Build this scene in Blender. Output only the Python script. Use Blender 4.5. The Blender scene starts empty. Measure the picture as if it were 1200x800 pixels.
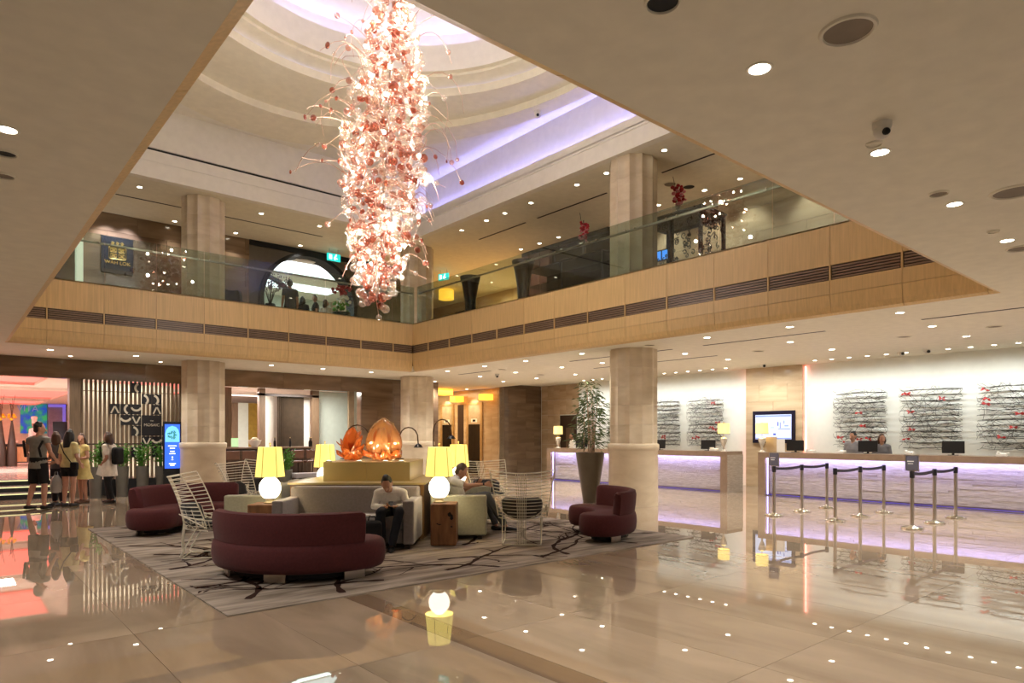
import bpy, bmesh, math, random
from math import sin, cos, pi, radians, hypot, atan2, sqrt
from mathutils import Vector, Matrix
random.seed(7)
S = bpy.context.scene
COL = S.collection

# ------------------------------------------------------------------ camera
EYE = 1.55
FX, FY = .65098, .75909              # viewing direction on the plan
RX, RY = FY, -FX                     # to the right of it
YAW = atan2(FY, FX)
LR = atan2(RY, RX)                   # turn of the lounge group (it is set out square to the entrance)
cam = bpy.data.cameras.new('camera'); cam.sensor_width = 36; cam.lens = 36*781/1200
cam.shift_y = 111/1200; cam.clip_end = 200; cam.clip_start = .05
co = bpy.data.objects.new('camera', cam); COL.objects.link(co)
co.location = (0, 0, EYE); co.rotation_euler = (pi/2, 0, YAW - pi/2)
S.camera = co

# ------------------------------------------------------------------ world, exposure
w = bpy.data.worlds.new('world'); S.world = w; w.use_nodes = True
w.node_tree.nodes['Background'].inputs[0].default_value = (1.0, .94, .86, 1)
w.node_tree.nodes['Background'].inputs[1].default_value = .30
S.view_settings.view_transform = 'Standard'; S.view_settings.look = 'None'
S.view_settings.gamma = 1; S.view_settings.use_curve_mapping = False
S.view_settings.exposure = 0.0
S.cycles.transparent_max_bounces = 24
S.cycles.max_bounces = 8
S.cycles.sample_clamp_indirect = 6
S.cycles.caustics_reflective = True; S.cycles.blur_glossy = 3
S.cycles.caustics_refractive = False
SPOT_W, MEZZ_W, CHAND_W, COVE = 190, 130, 88, 11

# ------------------------------------------------------------------ plan helpers
def on_y(px, Y):                      # X on the wall plane y = Y
    k = (px-600)/781; d = Y/(FY + k*RY); return d*(FX + k*RX)
def on_x(px, X):
    k = (px-600)/781; d = X/(FX + k*RX); return d*(FY + k*RY)
def rd(r, d): return (d*FX + r*RX, d*FY + r*RY)       # lounge coordinates to plan

# ------------------------------------------------------------------ materials
def lin(h):
    if isinstance(h, str):
        h = h.lstrip('#'); v = [int(h[i:i+2], 16)/255 for i in (0, 2, 4)]
    else: v = [x/255 for x in h]
    return tuple((x/12.92 if x <= .04045 else ((x+.055)/1.055)**2.4) for x in v)
MATS = {}
def base_mat(name):
    m = bpy.data.materials.new(name); m.use_nodes = True
    return m, m.node_tree, m.node_tree.nodes['Principled BSDF']
def P(name, col, rough=.6, metal=0, var=.06, scale=6, spec=.5, stretch=None, bump=0, tint=0, coat=0, sheen=0, trans=0, bscale=None):
    """plain material with a little grain; tint = random shade from object to object"""
    if name in MATS: return MATS[name]
    m, nt, b = base_mat(name); N, L = nt.nodes, nt.links
    c = lin(col)
    tc = N.new('ShaderNodeTexCoord'); mp = N.new('ShaderNodeMapping'); nz = N.new('ShaderNodeTexNoise')
    g = N.new('ShaderNodeNewGeometry')
    L.new(g.outputs['Position'] if stretch else tc.outputs['Object'], mp.inputs[0])
    if stretch: mp.inputs['Scale'].default_value = stretch
    L.new(mp.outputs[0], nz.inputs['Vector']); nz.inputs['Scale'].default_value = scale; nz.inputs['Detail'].default_value = 5
    rp = N.new('ShaderNodeValToRGB')
    rp.color_ramp.elements[0].position = .3; rp.color_ramp.elements[1].position = .7
    rp.color_ramp.elements[0].color = tuple(x*(1-var*2.2) for x in c)+(1,)
    rp.color_ramp.elements[1].color = tuple(min(1, x*(1+var*2.2)) for x in c)+(1,)
    L.new(nz.outputs['Fac'], rp.inputs[0])
    out = rp.outputs[0]
    if tint:
        oi = N.new('ShaderNodeObjectInfo'); mr = N.new('ShaderNodeMapRange')
        mr.inputs['To Min'].default_value = 1-tint; mr.inputs['To Max'].default_value = 1+tint
        L.new(oi.outputs['Random'], mr.inputs['Value'])
        hs = N.new('ShaderNodeHueSaturation'); L.new(mr.outputs[0], hs.inputs['Value']); L.new(out, hs.inputs['Color']); out = hs.outputs[0]
    L.new(out, b.inputs['Base Color'])
    b.inputs['Roughness'].default_value = rough; b.inputs['Metallic'].default_value = metal
    b.inputs['Specular IOR Level'].default_value = spec
    if coat: b.inputs['Coat Weight'].default_value = coat; b.inputs['Coat Roughness'].default_value = .05
    if sheen: b.inputs['Sheen Weight'].default_value = sheen
    if trans: b.inputs['Transmission Weight'].default_value = trans
    if bump:
        bp = N.new('ShaderNodeBump'); bp.inputs['Strength'].default_value = bump; bp.inputs['Distance'].default_value = .01
        if bscale:
            n2 = N.new('ShaderNodeTexNoise'); n2.inputs['Scale'].default_value = bscale; L.new(mp.outputs[0], n2.inputs['Vector']); L.new(n2.outputs['Fac'], bp.inputs['Height'])
        else: L.new(nz.outputs['Fac'], bp.inputs['Height'])
        L.new(bp.outputs[0], b.inputs['Normal'])
    MATS[name] = m; return m
def E(name, col, strength, base=None):
    if name in MATS: return MATS[name]
    m, nt, b = base_mat(name)
    c = lin(col)
    b.inputs['Base Color'].default_value = (lin(base) if base else tuple(x*.8 for x in c))+(1,)
    b.inputs['Emission Color'].default_value = c+(1,); b.inputs['Emission Strength'].default_value = strength
    b.inputs['Roughness'].default_value = .5
    MATS[name] = m; return m
def glassy(name, tint, refl=.06, rough=.0, body=0, bodycol=None, rim=0):
    """thin sheet glass: see-through with fresnel reflection, optional body colour"""
    if name in MATS: return MATS[name]
    m, nt, b = base_mat(name); N, L = nt.nodes, nt.links
    N.remove(b); out = N['Material Output']
    t = N.new('ShaderNodeBsdfTransparent'); t.inputs[0].default_value = lin(tint)+(1,)
    g = N.new('ShaderNodeBsdfGlossy'); g.inputs['Roughness'].default_value = rough
    fr = N.new('ShaderNodeLayerWeight'); fr.inputs['Blend'].default_value = .35
    mr = N.new('ShaderNodeMapRange'); mr.inputs['To Min'].default_value = refl; mr.inputs['To Max'].default_value = .9
    pw = N.new('ShaderNodeMath'); pw.operation = 'POWER'; pw.inputs[1].default_value = 2.2
    L.new(fr.outputs['Facing'], pw.inputs[0]); L.new(pw.outputs[0], mr.inputs['Value'])
    mx = N.new('ShaderNodeMixShader'); L.new(mr.outputs[0], mx.inputs[0]); L.new(t.outputs[0], mx.inputs[1]); L.new(g.outputs[0], mx.inputs[2])
    last = mx
    if body:
        d = N.new('ShaderNodeBsdfPrincipled'); d.inputs['Base Color'].default_value = lin(bodycol or tint)+(1,); d.inputs['Roughness'].default_value = .12
        m2 = N.new('ShaderNodeMixShader'); m2.inputs[0].default_value = body
        if rim:
            p3 = N.new('ShaderNodeMath'); p3.operation = 'POWER'; p3.inputs[1].default_value = 2.6; L.new(fr.outputs['Facing'], p3.inputs[0])
            r2 = N.new('ShaderNodeMapRange'); r2.inputs['To Min'].default_value = body; r2.inputs['To Max'].default_value = rim; L.new(p3.outputs[0], r2.inputs['Value']); L.new(r2.outputs[0], m2.inputs[0])
        L.new(mx.outputs[0], m2.inputs[1]); L.new(d.outputs[0], m2.inputs[2]); last = m2
    L.new(last.outputs[0], out.inputs[0]); MATS[name] = m; return m

def marble(name, c0, c1, rough, stretch, scale=1.5, tint=.05, spec=.5, band=.5, ior=1.5):
    """veined stone laid in slabs; the veins run on in world space"""
    m, nt, b = base_mat(name); N, L = nt.nodes, nt.links
    g = N.new('ShaderNodeNewGeometry'); oi = N.new('ShaderNodeObjectInfo')
    mp = N.new('ShaderNodeMapping'); mp.inputs['Scale'].default_value = stretch
    ad = N.new('ShaderNodeVectorMath'); ad.operation = 'ADD'
    sc = N.new('ShaderNodeVectorMath'); sc.operation = 'SCALE'; sc.inputs['Scale'].default_value = 7
    cb = N.new('ShaderNodeCombineXYZ'); L.new(oi.outputs['Random'], cb.inputs[0]); L.new(oi.outputs['Random'], cb.inputs[2]); L.new(cb.outputs[0], sc.inputs[0])
    L.new(g.outputs['Position'], ad.inputs[0]); L.new(sc.outputs[0], ad.inputs[1]); L.new(ad.outputs[0], mp.inputs[0])
    n1 = N.new('ShaderNodeTexNoise'); n1.inputs['Scale'].default_value = scale; n1.inputs['Detail'].default_value = 6; n1.inputs['Distortion'].default_value = .6
    L.new(mp.outputs[0], n1.inputs['Vector'])
    rp = N.new('ShaderNodeValToRGB'); e = rp.color_ramp.elements
    e[0].position = .3; e[0].color = lin(c0)+(1,); e[1].position = .68; e[1].color = lin(c1)+(1,)
    L.new(n1.outputs['Fac'], rp.inputs[0])
    mr = N.new('ShaderNodeMapRange'); mr.inputs['To Min'].default_value = 1-tint; mr.inputs['To Max'].default_value = 1+tint
    L.new(oi.outputs['Random'], mr.inputs['Value'])
    hs = N.new('ShaderNodeHueSaturation'); L.new(mr.outputs[0], hs.inputs['Value']); L.new(rp.outputs[0], hs.inputs['Color'])
    L.new(hs.outputs[0], b.inputs['Base Color']); b.inputs['Roughness'].default_value = rough; b.inputs['Specular IOR Level'].default_value = spec; b.inputs['IOR'].default_value = ior
    MATS[name] = m; return m

M_floor = marble('polished_floor_marble', '#8c7a66', '#a99680', .012, (1.6, .35, 1), 1.3, .05, .62, ior=2.0)
M_floor_dark = marble('polished_dark_marble', '#75624f', '#86725e', .012, (1.6, .35, 1), 1.3, .04, .62, ior=2.0)
M_grout = P('grout', '#a3917f', .8)
M_ceil = P('ceiling_paint', '#e9e3d1', .85, var=.02)
M_white = P('white_paint', '#ece8de', .8, var=.015)
M_oak = P('oak_veneer', '#d6b680', .42, var=.045, scale=2.5, stretch=(14, 14, .6), tint=.035)
M_col = marble('column_limestone', '#c5b397', '#d8c9af', .45, (1, 1, 2.2), 1.6, .03)
M_brown = marble('brown_marble', '#6d5743', '#8d745c', .16, (.5, .5, 3.2), 1.5, .09)
M_dkmarble = marble('dark_brown_marble', '#665240', '#8a735c', .14, (.5, .5, 3.2), 1.3, .10)
M_beige = marble('beige_marble', '#b39a7c', '#cfb99b', .2, (.5, .5, 3.2), 1.4, .06)
M_strip = P('split_limestone', '#ab9f93', .7, var=.10, scale=3, stretch=(2, 2, 22), bump=.2)
M_counter = P('counter_stone', '#8c7561', .3, var=.05)
M_walnut = P('walnut', '#6f5a45', .5, var=.1, scale=3, stretch=(18, 18, 1))
M_dkwood = P('dark_wood', '#3a2a20', .45, var=.1, scale=3, stretch=(14, 14, 1))
M_black = P('black_metal', '#15141a', .4, var=.03)
M_blackm = P('matt_black', '#0e0e10', .7, var=.03)
M_steel = P('brushed_steel', '#b9b0a4', .28, 1, var=.03)
M_brass = P('brass_sheet', '#d2bd86', .35, .35, var=.04, scale=1.2)
M_chrome = P('chrome', '#d8d4cc', .12, 1, var=.01)
M_glass = glassy('rail_glass', '#e3ebe6', .06)
M_led = E('cove_led', '#c9c4ff', COVE); M_trough = E('trough_led', '#9a9cff', 80)
M_wallw = P('cool_white_wall', '#f0f2ec', .8, var=.01)
M_lampdisc = E('downlight_glow', '#fff1d6', 22)
M_ring = P('downlight_trim', '#e8e2d4', .5, var=.01)

# ------------------------------------------------------------------ mesh builder
class MB:
    def __init__(s): s.v = []; s.f = []; s.m = []; s.sm = []
    def add(s, vs, fs, mi=0, sm=False):
        o = len(s.v); s.v += [tuple(p) for p in vs]
        for f in fs: s.f.append(tuple(o+i for i in f)); s.m.append(mi); s.sm.append(sm)
        return s
    def mm(s, x0, y0, z0, x1, y1, z1, mi=0):
        if x0 > x1: x0, x1 = x1, x0
        if y0 > y1: y0, y1 = y1, y0
        if z0 > z1: z0, z1 = z1, z0
        v = [(x0,y0,z0),(x1,y0,z0),(x1,y1,z0),(x0,y1,z0),(x0,y0,z1),(x1,y0,z1),(x1,y1,z1),(x0,y1,z1)]
        return s.add(v, [(3,2,1,0),(4,5,6,7),(0,1,5,4),(1,2,6,5),(2,3,7,6),(3,0,4,7)], mi)
    def box(s, c, sz, rot=None, mi=0):
        h = [x/2 for x in sz]
        v = [Vector((a*h[0], b*h[1], d*h[2])) for d in (-1,1) for a, b in ((-1,-1),(1,-1),(1,1),(-1,1))]
        if rot is not None: v = [rot @ p for p in v]
        c = Vector(c); v = [p+c for p in v]
        return s.add(v, [(3,2,1,0),(4,5,6,7),(0,1,5,4),(1,2,6,5),(2,3,7,6),(3,0,4,7)], mi)
    def lathe(s, prof, n=24, c=(0,0,0), mi=0, sm=True, flute=0, sx=1, sy=1, caps=True):
        vs = []; fs = []
        for r, z in prof:
            r = max(r, .0004)
            for i in range(n):
                a = 2*pi*i/n; q = r*(1 - flute*sin(pi*((a*FLUTES/(2*pi)) % 1))) if flute else r
                vs.append((c[0]+q*cos(a)*sx, c[1]+q*sin(a)*sy, c[2]+z))
        k = len(prof)
        for j in range(k-1):
            for i in range(n):
                i2 = (i+1) % n; fs.append((j*n+i, j*n+i2, (j+1)*n+i2, (j+1)*n+i))
        if caps and prof[0][0] > .0005 and prof[1][0] > .0005: fs.append(tuple(range(n-1, -1, -1)))
        if caps and prof[-1][0] > .0005 and prof[-2][0] > .0005: fs.append(tuple((k-1)*n+i for i in range(n)))
        return s.add(vs, fs, mi, sm)
    def sphere(s, c, r, nu=12, nv=8, mi=0, sc=(1,1,1)):
        prof = [(r*sin(pi*j/nv), -r*cos(pi*j/nv)) for j in range(nv+1)]
        vs = [(c[0], c[1], c[2]-r*sc[2])]; fs = []
        for j in range(1, nv):
            for i in range(nu):
                a = 2*pi*i/nu; vs.append((c[0]+prof[j][0]*cos(a)*sc[0], c[1]+prof[j][0]*sin(a)*sc[1], c[2]+prof[j][1]*sc[2]))
        vs.append((c[0], c[1], c[2]+r*sc[2])); t = len(vs)-1
        for i in range(nu): fs.append((0, 1+(i+1) % nu, 1+i))
        for j in range(nv-2):
            for i in range(nu):
                a = 1+j*nu; i2 = (i+1) % nu; fs.append((a+i, a+i2, a+nu+i2, a+nu+i))
        a = 1+(nv-2)*nu
        for i in range(nu): fs.append((a+i, a+(i+1) % nu, t))
        return s.add(vs, fs, mi, True)
    def limb(s, pts, ra, rb=None, side=None, n=10, mi=0, cap=True):
        """tube through pts; ra = radii along side vector, rb = radii across it; rounded ends"""
        pts = [Vector(p) for p in pts]; k = len(pts)
        ra = list(ra) if hasattr(ra, '__len__') else [ra]*k
        rb = ra if rb is None else (list(rb) if hasattr(rb, '__len__') else [rb]*k)
        T = []
        for i in range(k):
            t = pts[min(i+1, k-1)] - pts[max(i-1, 0)]
            T.append(t.normalized() if t.length > 1e-9 else Vector((0,0,1)))
        if side is None:
            side = Vector((1,0,0)) if abs(T[0].x) < .8 else Vector((0,1,0))
        side = Vector(side)
        rings = []
        def ring(c, t, a, b, sd):
            u = (sd - t*sd.dot(t)); u = u.normalized() if u.length > 1e-6 else t.orthogonal().normalized()
            w_ = t.cross(u); rings.append([c + u*(a*cos(2*pi*i/n)) + w_*(b*sin(2*pi*i/n)) for i in range(n)])
            return u
        e = [(1., 0.)] if not cap else [(.35, .94), (.75, .66)]
        if cap:
            for f_, q in e: ring(pts[0]-T[0]*(q*min(ra[0], rb[0])), T[0], ra[0]*f_, rb[0]*f_, side)
        for i in range(k): side = ring(pts[i], T[i], ra[i], rb[i], side)
        if cap:
            for f_, q in reversed(e): ring(pts[-1]+T[-1]*(q*min(ra[-1], rb[-1])), T[-1], ra[-1]*f_, rb[-1]*f_, side)
        vs = [p for r_ in rings for p in r_]; fs = []
        for j in range(len(rings)-1):
            for i in range(n):
                i2 = (i+1) % n; fs.append((j*n+i, j*n+i2, (j+1)*n+i2, (j+1)*n+i))
        fs.append(tuple(range(n-1, -1, -1))); fs.append(tuple((len(rings)-1)*n+i for i in range(n)))
        return s.add(vs, fs, mi, True)
    def tube(s, pts, r, n=6, mi=0, closed=False):
        if closed:
            pts = [Vector(p) for p in pts]; k = len(pts); rings = []; up = Vector((0,0,1))
            for i in range(k):
                t = (pts[(i+1) % k]-pts[i-1]).normalized(); u = t.cross(up)
                u = u.normalized() if u.length > 1e-5 else t.orthogonal().normalized(); w_ = t.cross(u)
                rings.append([pts[i]+u*(r*cos(2*pi*j/n))+w_*(r*sin(2*pi*j/n)) for j in range(n)])
            vs = [p for q in rings for p in q]
            fs = [(i*n+j, i*n+(j+1) % n, ((i+1) % k)*n+(j+1) % n, ((i+1) % k)*n+j) for i in range(k) for j in range(n)]
            return s.add(vs, fs, mi, True)
        return s.limb(pts, r, n=n, mi=mi, cap=False)
    def prism(s, poly, z0, z1, mi=0, sm=False):
        n = len(poly); vs = [(x, y, z0) for x, y in poly]+[(x, y, z1) for x, y in poly]
        fs = [tuple(range(n-1, -1, -1)), tuple(range(n, 2*n))]+[(i, (i+1) % n, n+(i+1) % n, n+i) for i in range(n)]
        return s.add(vs, fs, mi, sm)
    def loft(s, rings, mi=0, sm=True, capb=True, capt=True, closed=True):
        n = len(rings[0]); vs = [p for r_ in rings for p in r_]; fs = []
        for j in range(len(rings)-1):
            for i in range(n if closed else n-1):
                i2 = (i+1) % n; fs.append((j*n+i, j*n+i2, (j+1)*n+i2, (j+1)*n+i))
        if capb: fs.append(tuple(range(n-1, -1, -1)))
        if capt: fs.append(tuple((len(rings)-1)*n+i for i in range(n)))
        return s.add(vs, fs, mi, sm)
    def mesh(s, name, mats):
        me = bpy.data.meshes.new(name); me.from_pydata(s.v, [], s.f)
        for m in (mats if isinstance(mats, (list, tuple)) else [mats]): me.materials.append(m)
        me.polygons.foreach_set('material_index', s.m); me.polygons.foreach_set('use_smooth', s.sm)
        me.validate(); me.update()
        if any(s.sm): me.set_sharp_from_angle(angle=radians(48))
        return me
    def build(s, name, mats, parent=None, loc=(0,0,0), rot=0):
        return link(name, s.mesh(name, mats), parent, loc, rot)
def link(name, data, parent=None, loc=(0,0,0), rot=0):
    o = bpy.data.objects.new(name, data); COL.objects.link(o); o.location = loc
    o.rotation_euler = rot if hasattr(rot, '__len__') else (0, 0, rot)
    if parent is not None: o.parent = parent
    return o
def tag(o, label=None, cat=None, group=None, kind=None):
    if label: o['label'] = label
    if cat: o['category'] = cat
    if group: o['group'] = group
    if kind: o['kind'] = kind
    return o
def thing(name, label, cat, loc=(0,0,0), rot=0, group=None):
    return tag(link(name, None, None, loc, rot), label, cat, group)
def struct(o): o['kind'] = 'structure'; return o
def bevel(o, wd, seg=2):
    m = o.modifiers.new('bevel', 'BEVEL'); m.width = wd; m.segments = seg; m.limit_method = 'ANGLE'; m.angle_limit = radians(40); return o
def copy_tree(o, parent=None):
    c = o.copy(); COL.objects.link(c)
    if parent is not None: c.parent = parent
    for ch in [x for x in KIDS.get(o.name, [])] if o.name in KIDS else list(o.children): copy_tree(ch, c)
    return c
KIDS = {}
FLUTES = 12
def text(body, size, m, parent, loc, rot, name='lettering', extrude=.004, align='CENTER'):
    c = bpy.data.curves.new(name, 'FONT'); c.body = body; c.size = size; c.extrude = extrude
    c.align_x = align; c.align_y = 'CENTER'; c.materials.append(m)
    t = bpy.data.objects.new('t', c); COL.objects.link(t); dg = bpy.context.evaluated_depsgraph_get(); dg.update()
    me = bpy.data.meshes.new_from_object(t.evaluated_get(dg)); bpy.data.objects.remove(t); me.name = name
    if not me.materials: me.materials.append(m)
    return link(name, me, parent, loc, rot)
ORD = ('first', 'second', 'third', 'fourth', 'fifth', 'sixth', 'seventh', 'eighth', 'ninth', 'tenth', 'eleventh', 'twelfth', 'thirteenth', 'fourteenth', 'fifteenth', 'sixteenth', 'seventeenth', 'eighteenth', 'nineteenth', 'twentieth')
def spot(loc, watts, size=125, col=(1, .95, .87), blend=.7, r=.05, aim=None):
    l = bpy.data.lights.new('downlight_lamp', 'SPOT'); l.energy = watts; l.spot_size = radians(size); l.spot_blend = blend
    l.shadow_soft_size = r; l.color = col
    o = bpy.data.objects.new('downlight_lamp', l); COL.objects.link(o); o.location = loc
    if aim is not None: o.rotation_euler = Vector(aim).to_track_quat('-Z', 'Y').to_euler()
    return o
def area(loc, sx, sy, watts, col, aim, name='lamp'):
    l = bpy.data.lights.new(name, 'AREA'); l.shape = 'RECTANGLE'; l.size = sx; l.size_y = sy; l.energy = watts; l.color = col
    o = bpy.data.objects.new(name, l); COL.objects.link(o); o.location = loc
    o.rotation_euler = Vector(aim).to_track_quat('-Z', 'Y').to_euler(); return o
# ================================================================== SETTING
OX0, OX1, OY0, OY1 = 1.01, 10.95, 2.55, 17.36        # the opening in the low ceiling
ZC = 3.5; ZP = 4.94; ZM = 4.7; ZU = 7.74               # low ceiling, parapet top, upper floor, upper ceiling
WY, WX = 20.1, 19.3                                    # back wall, wall behind the front desk

# floor with marble slabs
fl = struct(MB().mm(-9, -8, -.25, 22, 46, -.012).build('floor', M_grout))
slab = {}
def floor_slab(x0, y0, x1, y1, m):
    k = (round(x1-x0, 3), round(y1-y0, 3), m.name)
    if k not in slab:
        slab[k] = MB().mm(0, 0, -.02, x1-x0-.003, y1-y0-.003, 0).mesh('marble_slab', m)
    link('marble_slab', slab[k], fl, (x0, y0, 0))
xs = [-.85, .15, 1.15, 2.15, 2.95, 3.19] + [3.19+1.0*i for i in range(1, 17)]
for i in range(len(xs)-1):
    for j in range(12):
        y0 = -1.3 + j*1.8
        floor_slab(xs[i], y0, xs[i+1], y0+1.8, M_floor_dark if i == 4 else M_floor)
far = MB()
far.mm(19.19, -1.3, -.02, 22, 46, 0); far.mm(-9, -8, -.02, -.854, 46, 0); far.mm(-.85, -8, -.02, 22, -1.304, 0); far.mm(-.85, 20.304, -.02, 19.186, 46, 0)
far.build('outer_slab', M_floor, fl)

# low ceiling around the opening, stepped up over the front desk
c = MB()
c.mm(-9, -8, ZC, OX0, WY+.3, ZC+.18); c.mm(OX0, -8, ZC, OX1, OY0, ZC+.18); c.mm(OX0, OY1, ZC, OX1, WY+.3, ZC+.18)
c.mm(OX1, -8, ZC, 16.85, 30, ZC+.18); c.mm(16.85, -8, ZC+.15, 22, 20.6, ZC+.3)
ceil = struct(c.build('ceiling', M_ceil))
cs = MB()
for (x, y0, y1) in ((12.45, 15.5, 17.1), (12.45, 9.0, 12.2), (12.45, 5.6, 8.2), (12.45, 1.2, 4.0), (12.45, -2, 0), (14.25, 9, 13)): cs.mm(x-.03, y0, ZC-.004, x+.03, y1, ZC)
cs.build('slot', M_blackm, ceil)

# parapets: curved foot, oak panels, air grilles
MOD = 1.055
prof = [(0, 3.5), (.07, 3.53), (.10, 3.62), (.12, 3.82)]
def parapet(name, run, along, length, base, inner, phase, detail=True):
    """run: 'x' or 'y' axis the parapet follows; base = edge coordinate, inner = sign towards the opening"""
    def pt(t, s, z):
        return (along+t, base+inner*s, z) if run == 'x' else (base+inner*s, along+t, z)
    body = MB()
    def bar(t0, t1, s0, s1, z0, z1, mb, mi=0):
        a, b = pt(t0, s0, z0), pt(t1, s1, z1); mb.mm(*a, *b, mi)
    bar(0, length, -.25, .09, 3.68, ZP-.02, body)
    root = struct(body.build(name, M_oak))
    cuts = [0] + [t for t in [phase+MOD*i for i in range(-2, 40)] if .05 < t < length-.05] + [length]
    for a, b in zip(cuts, cuts[1:]):
        g = .003
        p = MB(); bar(a+g, b-g, .085, .12, 4.29, ZP, p); p.build('panel', M_oak, root)
        p = MB(); bar(a+g, b-g, .085, .12, 3.825, 4.05, p); p.build('panel', M_oak, root)
        p = MB(); r0 = [pt(a+g, s, z) for s, z in prof]+[pt(a+g, .0, 3.82)]; r1 = [pt(b-g, s, z) for s, z in prof]+[pt(b-g, .0, 3.82)]
        n = len(r0); p.loft([r0, r1], sm=False); p.build('foot_panel', M_oak, root)
        if detail:
            gr = MB(); bar(a+g, b-g, .085, .092, 4.05, 4.29, gr); gro = gr.build('grille', M_dkwood, root)
            sl = MB()
            for q in range(5): bar(a+.03, b-.03, .092, .118, 4.062+q*.045, 4.086+q*.045, sl)
            tag(sl.build('slat', M_counter, gro), kind='stuff')
            dv = MB(); bar(a-.012, a+.014, .085, .125, 4.05, 4.29, dv); dv.build('divider', M_oak, gro)
    cap = MB(); bar(0, length, -.25, .12, ZP-.02, ZP+.003, cap); cap.build('cap_rail', M_oak, root)
    return root
parapet('wall_balcony_back', 'x', OX0, OX1-OX0-.12, OY1, -1, (on_y(122, 17.24)-OX0) % MOD)
parapet('wall_balcony_right', 'y', OY0, OY1-OY0-.12, OX1, -1, (5.85-OY0) % MOD)
parapet('wall_balcony_left', 'y', OY0, OY1-OY0, OX0, 1, .5, False)
parapet('wall_balcony_front', 'x', OX0, OX1-OX0, OY0, 1, .5, False)

# upper floor slab, upper ceiling with its lit well
u = MB()
u.mm(-9, -8, 4.5, OX0-.2, 24, ZM); u.mm(OX0-.2, -8, 4.5, OX1+.2, OY0-.2, ZM); u.mm(OX0-.2, OY1+.2, 4.5, OX1+.2, 30, ZM); u.mm(OX1+.2, -8, 4.5, 22, 30, ZM)
struct(u.build('floor_mezzanine', M_beige))
UX0, UX1, UY0, UY1 = .68, 11.28, 2.2, 17.72
u = MB()
u.mm(-9, -8, ZU, UX0-.1, 31, ZU+.2); u.mm(UX0-.1, -8, ZU, UX1+.1, UY0-.1, ZU+.2); u.mm(UX0-.1, UY1+.1, ZU, UX1+.1, 31, ZU+.2); u.mm(UX1+.1, -8, ZU, 22, 31, ZU+.2)
uc = struct(u.build('ceiling_mezzanine', M_ceil))
cs = MB()
for (x, y0, y1) in ((12.87, 14.4, 16.6), (12.87, 11.3, 13.9), (12.87, 7.5, 9.6), (12.87, 4, 6)): cs.mm(x-.03, y0, ZU-.004, x+.03, y1, ZU)
for (y, x0, x1) in ((19.53, 3.4, 5.2), (19.53, 6.0, 9.0)): cs.mm(x0, y-.03, ZU-.004, x1, y+.03, ZU)
cs.build('slot', M_blackm, uc)
# the well: fascia, lit trough, wall
wl = MB()
def frame(mb, x0, x1, y0, y1, z0, z1, t, mi=0):
    mb.mm(x0-t, y0-t, z0, x0, y1+t, z1, mi); mb.mm(x1, y0-t, z0, x1+t, y1+t, z1, mi); mb.mm(x0, y0-t, z0, x1, y0, z1, mi); mb.mm(x0, y1, z0, x1, y1+t, z1, mi)
frame(wl, UX0, UX1, UY0, UY1, ZU-.004, 8.12, .2); frame(wl, UX0-.015, UX1+.015, UY0-.015, UY1+.015, 8.12, 8.135, .2); frame(wl, UX0, UX1, UY0, UY1, 8.135, 8.40, .2)
wf = struct(wl.build('trim_well', M_white))
wl = MB(); B0 = .32
wl.mm(UX0, UY1, 8.46, UX1+.6, UY1+.2, 9.46); wl.mm(UX0, UY0-.2, 8.4, UX1+.6, UY0, 9.46)
wl.mm(UX1+B0, UY0-.2, 8.2, UX1+B0+.2, UY1+.2, 9.46); wl.mm(UX0-.2, UY0-.2, 8.4, UX0, UY1+.2, 9.46)
wl.mm(UX1, UY0, 8.2, UX1+B0, UY1, 8.22)
struct(wl.build('wall_well', M_white))
wl = MB(); wl.mm(UX0, UY1+.04, 8.36, UX1, UY1+.2, 8.46); struct(wl.build('trim_slot', M_blackm))
tag(struct(MB().mm(UX1+.21, UY0+.1, 8.24, UX1+.25, UY1-.1, 8.28).build('trim_cove_light', M_trough)))
# stepped oval dome
CX, CY = 6.0, 9.96
def loop(a, b, z, n=72): return [(CX+a*cos(2*pi*i/n), CY+b*sin(2*pi*i/n), z) for i in range(n)]
def rloop(z, n=72):
    o = []; ha, hb = UX1+B0-CX, UY1-CY+.02
    for i in range(n):
        x, y = cos(2*pi*i/n), sin(2*pi*i/n); k = 1/max(abs(x), abs(y)); o.append((CX+x*k*ha, CY+y*k*hb, z))
    return o
def ringpart(name, loops, m, par=None):
    b = MB(); b.loft(loops, capb=False, capt=False, sm=True); return b.build(name, m, par)
dome = struct(ringpart('ceiling_dome', [rloop(9.45), loop(5.12, 7.2, 9.45), loop(5.12, 7.2, 9.25)], M_white))
ringpart('ring_panel', [loop(5.12, 7.2, 9.25), loop(4.68, 5.8, 9.25), loop(4.68, 5.8, 9.42)], M_ceil, dome)
ringpart('ring_panel', [loop(4.95, 6.1, 9.42), loop(3.95, 4.0, 9.42), loop(3.95, 4.0, 9.6)], M_ceil, dome)
ringpart('ring_panel', [loop(4.2, 4.25, 9.6), loop(3.62, 3.64, 9.68), loop(3.62, 3.64, 9.74), loop(3.5, 3.5, 9.74)], M_ceil, dome)
ringpart('drum', [loop(3.5, 3.5, 9.74), loop(3.5, 3.5, 10.32), loop(3.54, 3.54, 10.32), loop(3.54, 3.54, 10.22), loop(3.85, 3.85, 10.22), loop(3.85, 3.85, 10.75), loop(.02, .02, 10.95)], M_white, dome)
b = MB(); b.tube([(CX+3.7*cos(2*pi*i/72), CY+3.7*sin(2*pi*i/72), 10.26) for i in range(72)], .025, 6, closed=True); b.build('cove_light', M_led, dome)
M_led2 = E('cove_led_soft', '#c9c4ff', COVE*.45)
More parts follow.
